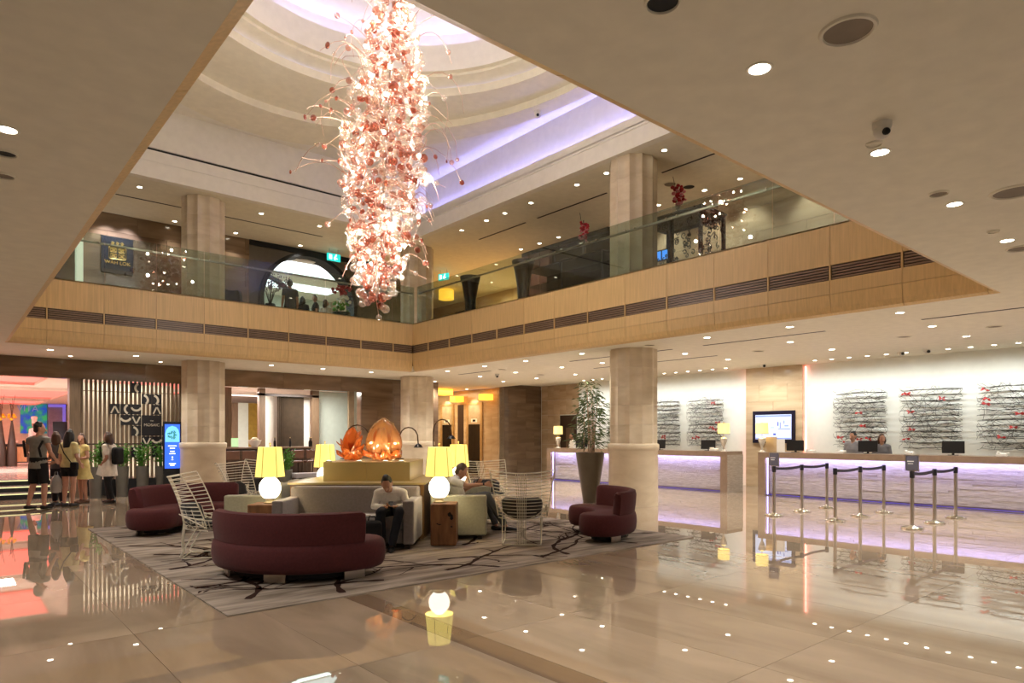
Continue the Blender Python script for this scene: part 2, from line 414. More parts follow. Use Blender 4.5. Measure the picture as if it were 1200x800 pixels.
for (a, bb, z) in ((4.8, 5.95, 9.4), (4.06, 4.1, 9.585)):
    b = MB(); b.tube([(CX+a*cos(2*pi*i/72), CY+bb*sin(2*pi*i/72), z) for i in range(72)], .012, 5, closed=True); b.build('cove_light', M_led2, dome)

# columns
def column(x, y, label):
    root = struct(MB().lathe([(.55, 0), (.55, 1.22), (.56, 1.24), (.575, 1.27), (.575, 1.36), (.56, 1.38), (.53, 1.39)], 32).build('column', M_col, None, (x, y, 0)))
    for j in range(5):
        h = (ZC-1.39)/5
        MB().lathe([(.535, 0), (.535, h-.004)], 96, flute=.085, sm=False).build('drum', M_col, root, (0, 0, 1.39+j*h))
    for j in range(6):
        h = (ZU-ZM)/6
        MB().lathe([(.535, 0), (.535, h-.004)], 96, flute=.085, sm=False).build('drum', M_col, root, (0, 0, ZM+j*h))
    return root
for (x, y) in ((11.9, 9.66), (5.25, 18.6), (11.95, 18.75), (11.9, .6), (-1.4, 18.6)): column(x, y, '')

# glass balustrades
def balustrade(name, label, run, pts, fixed, inner):
    root = thing(name, label, 'railing')
    def bx(mb, t0, t1, s0, s1, z0, z1):
        if run == 'x': mb.mm(t0, fixed+inner*s0, z0, t1, fixed+inner*s1, z1)
        else: mb.mm(fixed+inner*s0, t0, z0, fixed+inner*s1, t1, z1)
    for a, b_ in zip(pts, pts[1:]):
        m = MB(); bx(m, a+.008, b_-.008, 0, .012, ZP+.004, 6.08); m.build('glass_panel', M_glass, root)
    m = MB(); bx(m, pts[0], pts[-1], -.09, -.045, 5.87, 5.91); m.build('handrail', M_steel, root)
    m = MB()
    for a in pts[1:-1]:
        for d in (-.12, .12): bx(m, a+d-.012, a+d+.012, -.05, .02, 5.878, 5.902)
    tag(m.build('clamp', M_chrome, root), kind='stuff')
    m = MB(); bx(m, pts[0], pts[-1], -.02, .03, ZP+.004, ZP+.02); m.build('shoe_channel', M_steel, root)
yb = [OY0-.1+.0] + [5.85-2*MOD+MOD*i for i in range(0, 13) if 5.85-2*MOD+MOD*i < 17.1] + [17.24]
balustrade('glass_balustrade', 'clear glass balustrade with steel rail along the right balcony', 'y', yb, 10.99, -1)
p0 = on_y(240, 17.3); xb = [OX0] + [p0+MOD*i for i in range(-6, 8) if OX0+.3 < p0+MOD*i < 10.7] + [10.96]
balustrade('glass_balustrade', 'clear glass balustrade with steel rail along the rear balcony', 'x', xb, 17.36, -1)

# ---- stone walls made of slabs
def slab_wall(root, run, t0, t1, fixed, face, z0, z1, tw, th, m, skip=None, stagger=True):
    rows = max(1, round((z1-z0)/th)); h = (z1-z0)/rows; cache = {}
    for r in range(rows):
        t = t0 - (tw*.5 if (stagger and r % 2) else 0)
        while t < t1-.02:
            a, b_ = max(t, t0), min(t+tw, t1); t += tw
            if b_-a < .03: continue
            if skip and skip((a+b_)/2, z0+(r+.5)*h): continue
            k = round(b_-a, 3); g = .003
            if k not in cache:
                mb = MB()
                if run == 'x': mb.mm(g, -.02*0, g, k-g, face*.02, h-g)
                else: mb.mm(0, g, g, face*.02, k-g, h-g)
                cache[k] = mb.mesh('stone_slab', m)
            link('stone_slab', cache[k], root, (a, fixed, z0+r*h) if run == 'x' else (fixed, a, z0+r*h))
# rear wall: beam over the openings, pier, marble wall right of them
b = MB(); b.mm(-9, WY, 3.02, 13.7, WY+.3, ZC+1.0); b.mm(10.62, WY+.02, 0, 13.7, WY+.3, 3.02); b.mm(5.12, WY+.02, 0, 5.5, WY+.3, 3.02)
wb = struct(b.build('wall_back', M_brown))
slab_wall(wb, 'x', -1.5, 13.7, WY, -1, 3.02, ZC, 1.9, .5, M_brown)
slab_wall(wb, 'x', 10.62, 13.7, WY, -1, 0, 3.02, 1.25, .62, M_brown)
# corridor to the lifts
b = MB(); b.mm(17.0, 20.6, 0, 17.25, 30, ZC); b.mm(13.45, WY+.3, 0, 13.7, 30, ZC); b.mm(13.45, 29.8, 0, 17.2, 30, ZC)
wl_ = struct(b.build('wall_lift', M_beige))
LIFT = [(on_x(517.5, 17), on_x(533, 17)), (on_x(548, 17), on_x(566.5, 17))]
def liftskip(t, z): return any(min(a)-.02 < t < max(a)+.02 for a in LIFT) and z < 2.5
slab_wall(wl_, 'y', 20.66, 27, 17.0, -1, 0, ZC, .8, .58, M_beige)
b = MB(); b.mm(17.02, 20.62, 0, WX+.2, 20.9, ZC+.3); wd_ = struct(b.build('wall_dark', M_dkmarble))
slab_wall(wd_, 'x', 17.0, WX, 20.62, -1, 0, ZC, .95, .58, M_dkmarble)
# wall behind the front desk
b = MB(); b.mm(WX, -6, 0, WX+.3, 20.9, ZC+.4); wr = struct(b.build('wall_right', M_wallw))
DW = (on_x(657, WX), on_x(676, WX))
def dskip(t, z): return min(DW) < t < max(DW) and z < 2.45
slab_wall(wr, 'y', 18.4, 20.58, WX, -1, 0, ZC+.15, .36, .6, M_beige, dskip, False)
b = MB(); b.mm(WX-.035, min(DW), 0, WX+.0, max(DW), 2.4); ds = struct(b.build('door_1', M_dkwood))
b = MB(); b.mm(WX-.06, min(DW)+.15, 0, WX-.03, min(DW)+.55, 1.9); b.build('door_leaf', M_walnut, ds)
# stone pier with the screen, pink light lines along its edges
b = MB(); b.mm(19.12, 9.25, 0, WX, 11.05, ZC+.15); pr = struct(b.build('wall_pier', M_beige))
slab_wall(pr, 'y', 9.25, 11.05, 19.12, -1, 0, ZC+.15, .9, .52, M_beige)
M_pink = E('pink_line', '#ff9d8e', 5)
for y in (9.22, 11.08):
    tag(MB().mm(19.22, y-.012, .1, 19.27, y+.012, ZC+.1).build('trim_light_line', M_pink), kind='structure')
# walls beyond the picture
b = MB(); b.mm(-9.2, -8, 0, -9, 46, 8); struct(b.build('wall_left', M_beige))
b = MB(); b.mm(-9, -8.2, ZC, 22, -8, 8); struct(b.build('wall_front', M_beige))

# ---- upper storey walls
b = MB(); b.mm(-9, 21.3, ZM, 7.37, 21.5, ZU); wu = struct(b.build('wall_upper_back', M_dkmarble))
slab_wall(wu, 'x', 2.0, 7.37, 21.3, -1, ZM, ZU, 1.5, .5, M_dkmarble)
b = MB(); b.mm(15.1, -8, ZM, 15.3, 13.1, ZU); wu2 = struct(b.build('wall_upper_right', M_beige))
slab_wall(wu2, 'y', 4, 13.1, 15.1, -1, ZM, ZU, 1.6, .6, M_beige)
M_dkglass = P('smoked_glass', '#14130f', .05, 0, var=.02, spec=.6)
M_redwood = P('red_brown_wood', '#5a3526', .35, var=.08, stretch=(12, 12, 1))
b = MB(); b.mm(15.1, 13.1, ZM, 15.3, 15.6, ZU); struct(b.build('wall_shop', M_dkglass))
b = MB(); b.mm(15.0, 15.6, ZM, 15.3, 16.95, ZU-.1); sw = struct(b.build('wall_shop_timber', M_redwood))
for j in range(3): MB().mm(14.98, 15.63+j*.44, ZM, 15.0, 16.03+j*.44, ZU-.15).build('panel', M_redwood, sw)
b = MB(); b.mm(14.97, 13.1, ZU-.12, 15.1, 16.95, ZU-.001); struct(b.build('trim_shop', M_blackm))
# lift landing upstairs
b = MB(); b.mm(18.2, 16.95, ZM, 18.4, 30, ZU); b.mm(13.06, 21.3, ZM, 13.3, 30, ZU); b.mm(13.3, 29.8, ZM, 18.2, 30, ZU); b.mm(15.1, 16.95, ZM, 18.2, 17.1, ZU)
wu3 = struct(b.build('wall_upper_lift', M_beige))
# wall with the round moon gate
def disc_wall(mb, x0, x1, z0, z1, cx, cz, r, y0, y1, n=64):
    o, i_ = [], []
    angs = sorted(set([2*pi*i/n for i in range(n)] + [atan2(z-cz, x-cx) % (2*pi) for x in (x0, x1) for z in (z0, z1)]))
    for a in angs:
        c_, s_ = cos(a), sin(a); k = 1e9
        if c_ > 1e-9: k = min(k, (x1-cx)/c_)
        if c_ < -1e-9: k = min(k, (x0-cx)/c_)
        if s_ > 1e-9: k = min(k, (z1-cz)/s_)
        if s_ < -1e-9: k = min(k, (z0-cz)/s_)
        o.append((cx+c_*k, cz+s_*k)); i_.append((cx+c_*r, cz+s_*r))
    N_ = len(angs); vs = []
    for y in (y0, y1):
        vs += [(p[0], y, p[1]) for p in o] + [(p[0], y, p[1]) for p in i_]
    fs = []
    for a in range(N_):
        b_ = (a+1) % N_
        fs += [(a, b_, N_+b_, N_+a), (2*N_+a, 3*N_+a, 3*N_+b_, 2*N_+b_), (N_+a, N_+b_, 3*N_+b_, 3*N_+a)]
    mb.add(vs, fs)
GX, GZ, GR = 9.33, 5.93, 1.58
M_grey = P('warm_grey_paint', '#5d564c', .5, var=.03)
b = MB(); disc_wall(b, 7.37, 13.06, 4.2, ZU-.16, GX, GZ, GR, 21.3, 21.45)
wg = struct(b.build('wall_moon_gate', M_grey))
MB().mm(7.37, 21.24, ZU-.16, 13.06, 21.4, ZU-.002).build('head_beam', M_blackm, wg)
b = MB()
def hoop(mb, cx, cz, r0, r1, y0, y1, n=64):
    ring = []
    for i in range(n):
        a = 2*pi*i/n; ring.append([(cx+r0*cos(a), y0, cz+r0*sin(a)), (cx+r1*cos(a), y0, cz+r1*sin(a)), (cx+r1*cos(a), y1, cz+r1*sin(a)), (cx+r0*cos(a), y1, cz+r0*sin(a))])
    vs = [p for q in ring for p in q]; fs = []
    for i in range(n):
        k = (i+1) % n
        for j in range(4): fs.append((i*4+j, i*4+(j+1) % 4, k*4+(j+1) % 4, k*4+j))
    mb.add(vs, fs)
hoop(b, GX, GZ, GR-.02, GR+.1, 21.1, 21.7); b.build('gate_ring', M_blackm, wg)
b = MB(); hoop(b, GX-.9, GZ-.25, 1.5, 1.62, 23.4, 23.6); b.build('inner_ring', M_blackm, wg)
# the room behind the gate
b = MB(); b.mm(6.5, 27.5, ZM, 14, 27.7, ZU); b.mm(13.1, 21.5, ZM, 13.3, 27.5, ZU); b.mm(6.3, 21.5, ZM, 6.5, 27.5, ZU)
M_pale = P('pale_green_wall', '#c3cfc6', .6, var=.02)
struct(b.build('wall_dining', M_pale))
b = MB(); b.mm(6.5, 21.5, 7.45, 13.1, 27.5, 7.6); dcl = struct(b.build('ceiling_dining', M_white))
M_cool = E('cool_ceiling_light', '#eef6ff', 3.2)
b = MB(); b.mm(8.0, 21.9, 7.40, 11.4, 23.3, 7.448); b.build('glow_panel', M_cool, dcl)
b = MB(); b.mm(7.6, 25.0, 7.40, 12.2, 26.0, 7.448); b.build('glow_panel', M_cool, dcl)
b = MB(); b.mm(6.55, 27.3, 5.2, 9.6, 27.48, 5.4); b.build('light_shelf', M_cool, dcl)
# ================================================================== LIGHT FITTINGS
dl_mesh = {}
def downlight(x, y, z, r, label, group, watts=0, size=125, col=(1, .95, .87)):
    k = r
    if k not in dl_mesh:
        b = MB(); b.lathe([(r*1.0, -.004), (r*1.25, -.006), (r*1.3, 0), (r*1.0, .0)], 20, mi=0, caps=False); b.lathe([(0, -.003), (r, -.003)], 20, mi=1)
        dl_mesh[k] = b.mesh('downlight', [M_ring, M_lampdisc])
    o = tag(link('downlight', dl_mesh[k], None, (x, y, z)), label, 'downlight', group)
    if watts: spot((x, y, z-.03), watts, size, col)
    return o
# front band of ceiling
for i, x in enumerate((3.3, 4.9, 6.47, 8.07, 9.65, 1.7)):
    downlight(x, 1.83, ZC, .055, ORD[i]+' downlight of the row across the right ceiling, counted from the camera' if i < 5 else 'downlight of the right ceiling row directly before the camera', 'downlights across the right ceiling', SPOT_W*.8)
for i, y in enumerate((5.31, 7.6, 9.9, 12.2)):
    downlight(.32, y, ZC, .055, ORD[i]+' downlight on the left ceiling beside the opening, counted from the camera', 'downlights beside the opening', SPOT_W*.8)
# right bay
for (x, ys) in ((11.5, (16.37, 14.59, 12.86, 10.87, 7.49, 5.8, 4.0, 2.1)), (13.35, (19.79, 17.17, 15.4, 13.4, 11.89, 9.29, 6.72, 4.12, 1.5)), (15.2, (18.2, 16.46, 14.66, 12.4, 9.29, 6.69, 4.1, 1.5))):
    for i, y in enumerate(ys):
        downlight(x, y, ZC, .06, ORD[i]+' downlight, counted from the lifts, in the '+('row beside the balcony edge' if x < 12 else 'middle ceiling row' if x < 14 else 'ceiling row nearest the counters'), 'downlights before the front desk', SPOT_W)
for i, x in enumerate((1.88, 3.6, 6.9, 8.4, 9.96)):
    downlight(x, 18.2, ZC, .06, ORD[i]+' downlight from the left in the low ceiling under the rear balcony', 'downlights under the rear balcony', SPOT_W*.9)
for x in (2.4, 4.39): downlight(x, 19.3, ZC, .045, 'small downlight before the '+('left' if x < 3 else 'right')+' end of the slatted restaurant screen', 'downlights before the screen', SPOT_W*.4)
# wall washers above the desk
for i in range(30):
    y = 17.3 - .46*i
    if y < .5: break
    if 9.0 < y < 11.2: continue
    NW = globals().get('NW', -1)+1; downlight(18.4, y, ZC+.15, .05, ORD[NW % 20]+(' wall washing downlight above the counters, counted from the bamboo' if NW < 20 else ' of the last wall washing downlights beyond twenty at the right'), 'wall washing downlights over the front desk', 0)
for i in range(18): spot((18.3, 17.6-.94*i, ZC+.1), SPOT_W*.35, 150, (.96, 1, .96), 1.0, aim=(.25, 0, -1))
spot((18.0, 10.1, ZC+.1), SPOT_W*.5, 100, aim=(.4, 0, -1))
# upper ceiling
for (x, ys) in ((11.9, (16.2, 15.0, 14.18, 13.1, 11.42, 10.46, 8.81, 7.2, 5.6)), (14.6, (16.57, 15.67, 14.8, 12.4, 11, 9.58, 8.6, 7.0, 5.4))):
    for i, y in enumerate(ys):
        downlight(x, y, ZU, .055, ORD[i]+' upper ceiling downlight from the lifts, '+('balcony edge row' if x < 12 else 'row along the wall'), 'downlights over the right balcony', MEZZ_W if x > 12 else 0, 90)
for (y, xs_) in ((18.6, (3.76, 6.77, 8.48, 10.1)), (20.9, (3.3, 5.12, 6.83, 8.87))):
    for i, x in enumerate(xs_):
        downlight(x, y, ZU, .055, ORD[i]+' downlight from the left over the rear balcony, '+('edge row' if y < 20 else 'wall row'), 'downlights over the rear balcony', MEZZ_W*.6 if y < 20 else MEZZ_W*.6, 90)
for x in (3.5, 3.97): spot((x, 20.85, ZU-.06), 150, 80, (.78, .8, 1), aim=(0, .28, -1))

# other fittings in the ceiling
M_spk = P('speaker_grille', '#857868', .7, var=.04)
M_camw = P('camera_housing', '#d6d2c8', .5)
def ceiling_disc(name, x, y, z, r, label, cat, m=M_spk, group=None):
    root = thing(name, label, cat, (x, y, z), 0, group)
    MB().lathe([(r*.86, -.004), (r*.9, -.014), (r, -.012), (r*1.04, 0)], 36, caps=False).build('rim', M_ceil, root)
    MB().lathe([(0, -.004), (r*.87, -.004)], 36).build('grille', m, root)
ceiling_disc('ceiling_speaker', 3.31, 1.38, ZC, .125, 'large round speaker grille in the right ceiling', 'speaker')
ceiling_disc('ceiling_speaker', 2.46, 1.83, ZC, .08, 'dark round speaker cut by the top of the picture', 'speaker', M_blackm)
ceiling_disc('ceiling_speaker', 6.5, 1.42, ZC, .17, 'large round vent at the right edge of the ceiling', 'vent')
ceiling_disc('ceiling_speaker', 8.5, 1.81, ZC, .13, 'round vent beyond the fourth downlight on the right', 'vent')
ceiling_disc('ceiling_speaker', 4.72, 1.8, ZC, .05, 'small round sensor beside the ceiling camera', 'sensor', M_ceil)
ceiling_disc('ceiling_speaker', 6.08, 1.83, ZC, .07, 'small sprinkler rose near the third downlight', 'sprinkler')
ceiling_disc('ceiling_speaker', 7.6, 1.83, ZC, .05, 'small round sensor near the fourth downlight', 'sensor', M_ceil)
ceiling_disc('ceiling_speaker', .34, 5.75, ZC, .07, 'dark round grille beside the left downlight', 'vent', M_blackm)
ceiling_disc('ceiling_speaker', .36, 6.25, ZC, .07, 'pale round grille beyond the left downlight', 'vent')
VL = ('beside the stone column', 'above the middle queue row', 'near the right picture edge', 'farthest right', 'near the bamboo', 'nearest the lifts')
for i, (x, y) in enumerate(((11.5, 8.9), (14.2, 7.9), (14.3, 4.9), (14.2, 3.4), (12.4, 14.9), (14.4, 15.4))):
    ceiling_disc('ceiling_vent', x, y, ZC, .13, 'flat round vent in the low ceiling '+VL[i], 'vent', M_spk, 'round vents in the low ceiling')
for i, (x, y) in enumerate(((13.6, 9.9), (14.1, 9.7))):
    ceiling_disc('ceiling_vent', x, y, ZU, .16, ('left' if i == 0 else 'right')+' of the two round vents in the upper ceiling above the tall flowers', 'vent', M_spk if i == 0 else M_blackm, 'round vents upstairs')
def dome_camera(x, y, z, label, ang=0, s=1):
    root = thing('security_camera', label, 'camera', (x, y, z), ang)
    MB().lathe([(.055*s, 0), (.055*s, -.03*s), (.045*s, -.045*s)][::-1], 20).build('base', M_camw, root)
    MB().sphere((0, 0, -.05*s), .05*s, 16, 10).build('dome', M_camw, root)
    MB().limb([(0, -.02*s, -.06*s), (0, -.052*s, -.075*s)], .022*s, n=12).build('lens', M_blackm, root)
dome_camera(4.45, 1.65, ZC, 'white dome camera on the right ceiling with dark lens', YAW-pi/2)
dome_camera(17.7, 9.7, ZC+.15, 'white camera above the stone pier with the screen', YAW-pi/2, 1.6)
dome_camera(17.6, 6.1, ZC+.15, 'white camera near the ceiling above the desk, left of the pair', YAW-pi/2, 1.6)
dome_camera(17.6, 5.55, ZC+.15, 'white camera near the ceiling above the desk, right of the pair', YAW-pi/2, 1.6)
dome_camera(13.2, 16.1, ZC, 'small dark camera hanging near the column by the lifts', YAW-pi/2, 1.3)
dome_camera(10.75, 11.6, 9.25, 'small camera on the oval ceiling right of the chandelier', YAW-pi/2, 1.6)
dome_camera(4.0, 16.0, 9.25, 'small sprinkler camera on the oval ceiling left of the chandelier', YAW-pi/2, 1.3)

# exit signs
M_exit = E('exit_green', '#22c9c0', 1.3); M_signw = E('sign_white', '#ffffff', 1.6)
def exit_sign(x, y, z, ang, label):
    root = thing('exit_sign', label, 'sign', (x, y, z), ang)
    MB().box((0, 0, -.27), (.46, .05, .24)).build('case', M_exit, root)
    b = MB(); b.box((.05, -.027, -.25), (.05, .006, .08), Matrix.Rotation(.4, 3, 'Y')); b.box((.02, -.027, -.32), (.03, .006, .09), Matrix.Rotation(-.5, 3, 'Y')); b.box((.08, -.027, -.31), (.09, .006, .03)); b.sphere((.08, -.027, -.19), .022, 8, 6); b.box((-.12, -.027, -.27), (.1, .006, .15)); b.build('running_figure', M_signw, root)
    MB().limb([(-.15, 0, -.15), (-.15, 0, 0)], .008, n=6).build('rod', M_steel, root); MB().limb([(.15, 0, -.15), (.15, 0, 0)], .008, n=6).build('rod', M_steel, root)
exit_sign(on_y(391, 20.6), 20.6, ZU, 0, 'green running man exit sign above the round gate')
exit_sign(14.2, on_x(520, 14.2), ZU-.0, -pi/2+.3, 'green running man exit sign near the upstairs lifts')
# ================================================================== LOUNGE
M_maroon = P('maroon_fabric', '#522527', .85, var=.05, scale=40, sheen=.06, spec=.25)
M_rug = None
def rug_mat():
    m, nt, b = base_mat('rug_wool'); N, L = nt.nodes, nt.links
    g = N.new('ShaderNodeTexCoord'); mp = N.new('ShaderNodeMapping'); mp.inputs['Scale'].default_value = (.8, 5, 1); mp.inputs['Rotation'].default_value = (0, 0, .35)
    n = N.new('ShaderNodeTexNoise'); n.inputs['Scale'].default_value = 1.6; n.inputs['Detail'].default_value = 7; n.inputs['Distortion'].default_value = .4
    rp = N.new('ShaderNodeValToRGB'); e = rp.color_ramp.elements
    e[0].position = .32; e[0].color = lin('#6f6357')+(1,); e[1].position = .62; e[1].color = lin('#a2968a')+(1,)
    L.new(g.outputs['Object'], mp.inputs[0]); L.new(mp.outputs[0], n.inputs['Vector']); L.new(n.outputs['Fac'], rp.inputs[0]); L.new(rp.outputs[0], b.inputs['Base Color'])
    b.inputs['Roughness'].default_value = .95; b.inputs['Specular IOR Level'].default_value = .1
    return m
M_rug = rug_mat(); M_tuft = P('dark_brown_tuft', '#33211c', .95, spec=.1)
rug = tag(MB().mm(1.87, 5.93, 0, 8.75, 13.05, .012).build('area_rug', M_rug), 'large pale grey rug with brown branch pattern under the lounge seating', 'rug')
def ribbon(mb, pts, w0, w1, z=.0125, h=.002):
    n = len(pts); L_, R_ = [], []
    for i, (x, y) in enumerate(pts):
        a, b_ = pts[max(i-1, 0)], pts[min(i+1, n-1)]; dx, dy = b_[0]-a[0], b_[1]-a[1]; l = hypot(dx, dy) or 1
        q = (w0+(w1-w0)*i/(n-1))*(1+.35*sin(i*1.7)); L_.append((x-dy/l*q, y+dx/l*q)); R_.append((x+dy/l*q, y-dx/l*q))
    vs = [(x, y, z+h) for x, y in L_]+[(x, y, z+h) for x, y in R_]
    mb.add(vs, [(i, n+i, n+i+1, i+1) for i in range(n-1)])
def clampp(p): return (min(8.7, max(1.92, p[0])), min(13.0, max(5.98, p[1])))
rr = random.Random(11); rb_ = MB()
def branch(x, y, ang, length, wd, depth=0):
    pts = [(x, y)]; a = ang; n = int(length/.09); cv = rr.uniform(-.07, .07)
    for i in range(n):
        if rr.random() < .12: cv = rr.uniform(-.16, .16)
        a += cv; x += .09*cos(a); y += .09*sin(a)
        if not (1.95 < x < 8.65 and 6.0 < y < 12.95): break
        pts.append((x, y))
        if depth < 2 and rr.random() < .10: branch(x, y, a+rr.choice((-1, 1))*rr.uniform(.5, 1.0), rr.uniform(.3, 1.0), wd*.6, depth+1)
        if depth >= 1 and rr.random() < .22:
            l = rr.uniform(.07, .13); q = a+rr.choice((-1, 1))*.9
            ribbon(rb_, [(x, y), (x+l*.5*cos(q), y+l*.5*sin(q)), (x+l*cos(q), y+l*sin(q))], .016, .004)
    if len(pts) > 2: ribbon(rb_, pts, wd, wd*.35)
for (x, y, a, l) in ((1.95, 7.2, .1, 3.2), (2.1, 9.6, -.5, 3.4), (2.0, 11.6, -.3, 3), (3.0, 6.05, 1.4, 2.5), (5.0, 6.05, 2.0, 3), (4.4, 6.3, .2, 3.2), (6.2, 6.1, 1.2, 3.4), (8.6, 6.6, 2.8, 3.2), (8.6, 8.4, 3.0, 3), (8.5, 10.6, 3.3, 3), (7.6, 6.1, 1.9, 2.6), (2.3, 12.8, -1, 2.5), (2.0, 8.4, .2, 2.6), (2.2, 6.4, .9, 2.2), (3.6, 6.3, 2.6, 1.6), (2.4, 9.0, .9, 2.2), (5.8, 6.2, .35, 2.4), (7.6, 7.6, 2.0, 2.4), (4.7, 6.9, -.1, 2.8), (2.0, 10.6, -.9, 2.4), (3.3, 8.2, .9, 2), (5.6, 7.6, .4, 3), (7.2, 9.2, -.6, 2.4), (2.6, 10.4, .3, 2.2), (6.9, 7.0, .2, 1.8)):
    branch(x, y, a, l, .033)
tag(rb_.build('branch_pattern', M_tuft, rug), kind='stuff')

# ---- crescent sofas
def crescent(R, t, a, n=26, cap=10, y0=.55):
    pts = []
    for i in range(n+1):
        q = -pi/2 - a + 2*a*i/n; pts.append(((R+t)*cos(q), y0+(R+t)*sin(q)))
    q = -pi/2 + a; cx, cy = R*cos(q), y0+R*sin(q)
    for i in range(1, cap): u_ = q + pi*i/cap; pts.append((cx+t*cos(u_), cy+t*sin(u_)))
    for i in range(n+1):
        q = -pi/2 + a - 2*a*i/n; pts.append(((R-t)*cos(q), y0+(R-t)*sin(q)))
    q = -pi/2 - a; cx, cy = R*cos(q), y0+R*sin(q)
    for i in range(1, cap): u_ = q + pi + pi*i/cap; pts.append((cx+t*cos(u_), cy+t*sin(u_)))
    return pts
def crescent_sofa(loc, rot, label, a0=50, a1=50):
    root = thing('crescent_sofa', label, 'sofa', loc+(.016,), rot, 'maroon crescent sofas')
    R, t, a = .765, .365, radians(55)
    b = MB(); rings = []
    for z, tt in ((.10, t-.07), (.115, t-.03), (.16, t-.005), (.25, t+.008), (.34, t), (.385, t-.015), (.405, t-.045), (.412, t-.09)):
        rings.append([(x, y, z) for x, y in crescent(R, tt, a)])
    b.loft(rings); b.build('seat', M_maroon, root)
    b = MB(); A0, A1, n = radians(a0), radians(a1), 26
    def sec(q, f=1):
        o = []
        for s_, z in ((-.08, .40), (-.075, .48), (-.055, .59), (-.035, .685), (0, .727), (.05, .735), (.10, .72), (.115, .66), (.105, .53), (.085, .40)):
            r_ = R+t-.115+s_*f + (0 if f == 1 else .02); zz = .40+(z-.40)*(1 if f == 1 else .93); o.append((r_*cos(q), .55+r_*sin(q), zz))
        return o
    qs = [(-pi/2-A0-.05, .55), (-pi/2-A0-.03, .85)]+[(-pi/2-A0+(A0+A1)*i/n, 1) for i in range(n+1)]+[(-pi/2+A1+.03, .85), (-pi/2+A1+.05, .55)]
    b.loft([sec(q, f) for q, f in qs]); b.build('backrest', M_maroon, root)
    MB().prism([(x*.86, y*.86-.03) for x, y in crescent(R, t-.14, a)], .03, .10).build('plinth', M_blackm, root)
    for q in (-pi/2-.85, -pi/2, -pi/2+.85):
        M4 = Matrix.Rotation(q+pi/2, 3, 'Z')
        MB().box(((R+.22)*cos(q), .55+(R+.22)*sin(q), .05), (.24, .02, .1), M4).build('foot_plate', M_steel, root)
    for s in (-1, 1):
        b = MB(); q = -pi/2+s*.9; cx, cy = (R-.12)*cos(q), .55+(R-.12)*sin(q)
        b.tube([(cx+.09*cos(2*pi*i/14), cy+.0, .052+.048*sin(2*pi*i/14)) for i in range(14)], .006, 5, closed=True); b.build('ring_foot', M_steel, root)
    return root
crescent_sofa(rd(-2.42, 7.40), LR-.14, 'maroon crescent sofa nearest the camera, seen from behind')
crescent_sofa(rd(1.38, 10.3), LR+pi/2+.05, 'maroon crescent sofa in front of the tall planter and stone column').scale = (.9, .9, 1)
crescent_sofa(rd(-5.28, 10.95), LR+pi+.85, 'maroon crescent sofa beside the white wire chair, near the group of visitors')

# ---- the seating island
M_greyf = P('grey_velour', '#8a8282', .9, var=.04, scale=30, sheen=.3)
M_cream = P('cream_velour', '#abaa97', .9, var=.04, scale=30, sheen=.3)
def straight_sofa(loc, rot, wd, dp, label, m):
    """front towards local -y"""
    root = thing('box_sofa', label, 'sofa', loc+(.016,), rot)
    def part(n, x0, y0, z0, x1, y1, z1, bv=.025, mm_=m): return bevel(MB().mm(x0, y0, z0, x1, y1, z1).build(n, mm_, root), bv, 3)
    h = wd/2; aw = .15
    part('base', -h+aw, -dp/2+.05, .07, h-aw, dp/2, .26)
    part('seat_cushion', -h+aw+.005, -dp/2+.02, .26, h-aw-.005, dp/2-.2, .42, .045)
    part('backrest', -h+aw*.2, dp/2-.22, .26, h-aw*.2, dp/2, .80, .035)
    part('arm', -h, -dp/2, .06, -h+aw, dp/2-.01, .655); part('arm', h-aw, -dp/2, .06, h, dp/2-.01, .655)
    for sx in (-1, 1):
        for sy in (-1, 1): MB().mm(sx*(h-.1)-.03, sy*(dp/2-.1)-.03, -.0, sx*(h-.1)+.03, sy*(dp/2-.1)+.03, .07).build('leg', M_dkwood, root)
    return root
straight_sofa(rd(-2.3, 9.49), LR, 1.93, .9, 'grey box sofa facing the camera with a young man seated on it', M_greyf)
straight_sofa(rd(-.80, 10.92), LR+pi/2, 2.06, .84, 'pale box sofa facing right with the grey haired man on it', M_cream)
so = straight_sofa(rd(-3.86, 10.92), LR-pi/2, 2.06, .84, 'cream box sofa behind the left table lamp', M_cream)
pl = bevel(MB().box((-.45, .12, .60), (.46, .16, .40), Matrix.Rotation(-.25, 3, 'X')).build('cushion', M_cream, so), .07, 4)
pl = bevel(MB().box((.35, .12, .60), (.46, .16, .40), Matrix.Rotation(-.25, 3, 'X')).build('cushion', M_cream, so), .07, 4)
con = thing('console_block', 'brown timber console in the middle of the sofas with brass top edge', 'console', rd(-2.32, 11.0)+(.016,), LR)
MB().mm(-1.0, -1.03, 0, 1.0, 1.0, .81).build('body', P('console_wood', '#7d5c37', .35, var=.08, stretch=(9, 9, 1)), con)
MB().mm(-1.03, -1.05, .81, 1.03, 1.02, .838).build('top', M_brass, con)
bx = thing('brass_plinth', 'long brass sheet box under the orange glass sculptures', 'plinth', rd(-2.27, 11.15)+(.855,), LR)
for i in range(2):
    MB().mm(-.675+i*.676, -.75, 0, -.002+i*.676, -.72, .285).build('front_panel', M_brass, bx)
MB().mm(.655, -.72, 0, .675, .8, .285).build('side_panel', M_brass, bx); MB().mm(-.675, -.72, 0, -.655, .8, .285).build('side_panel', M_brass, bx)
MB().mm(-.65, -.72, 0, .65, .8, .27).build('core', M_dkwood, bx); MB().mm(-.68, -.755, .285, .68, .805, .292).build('top', M_brass, bx)

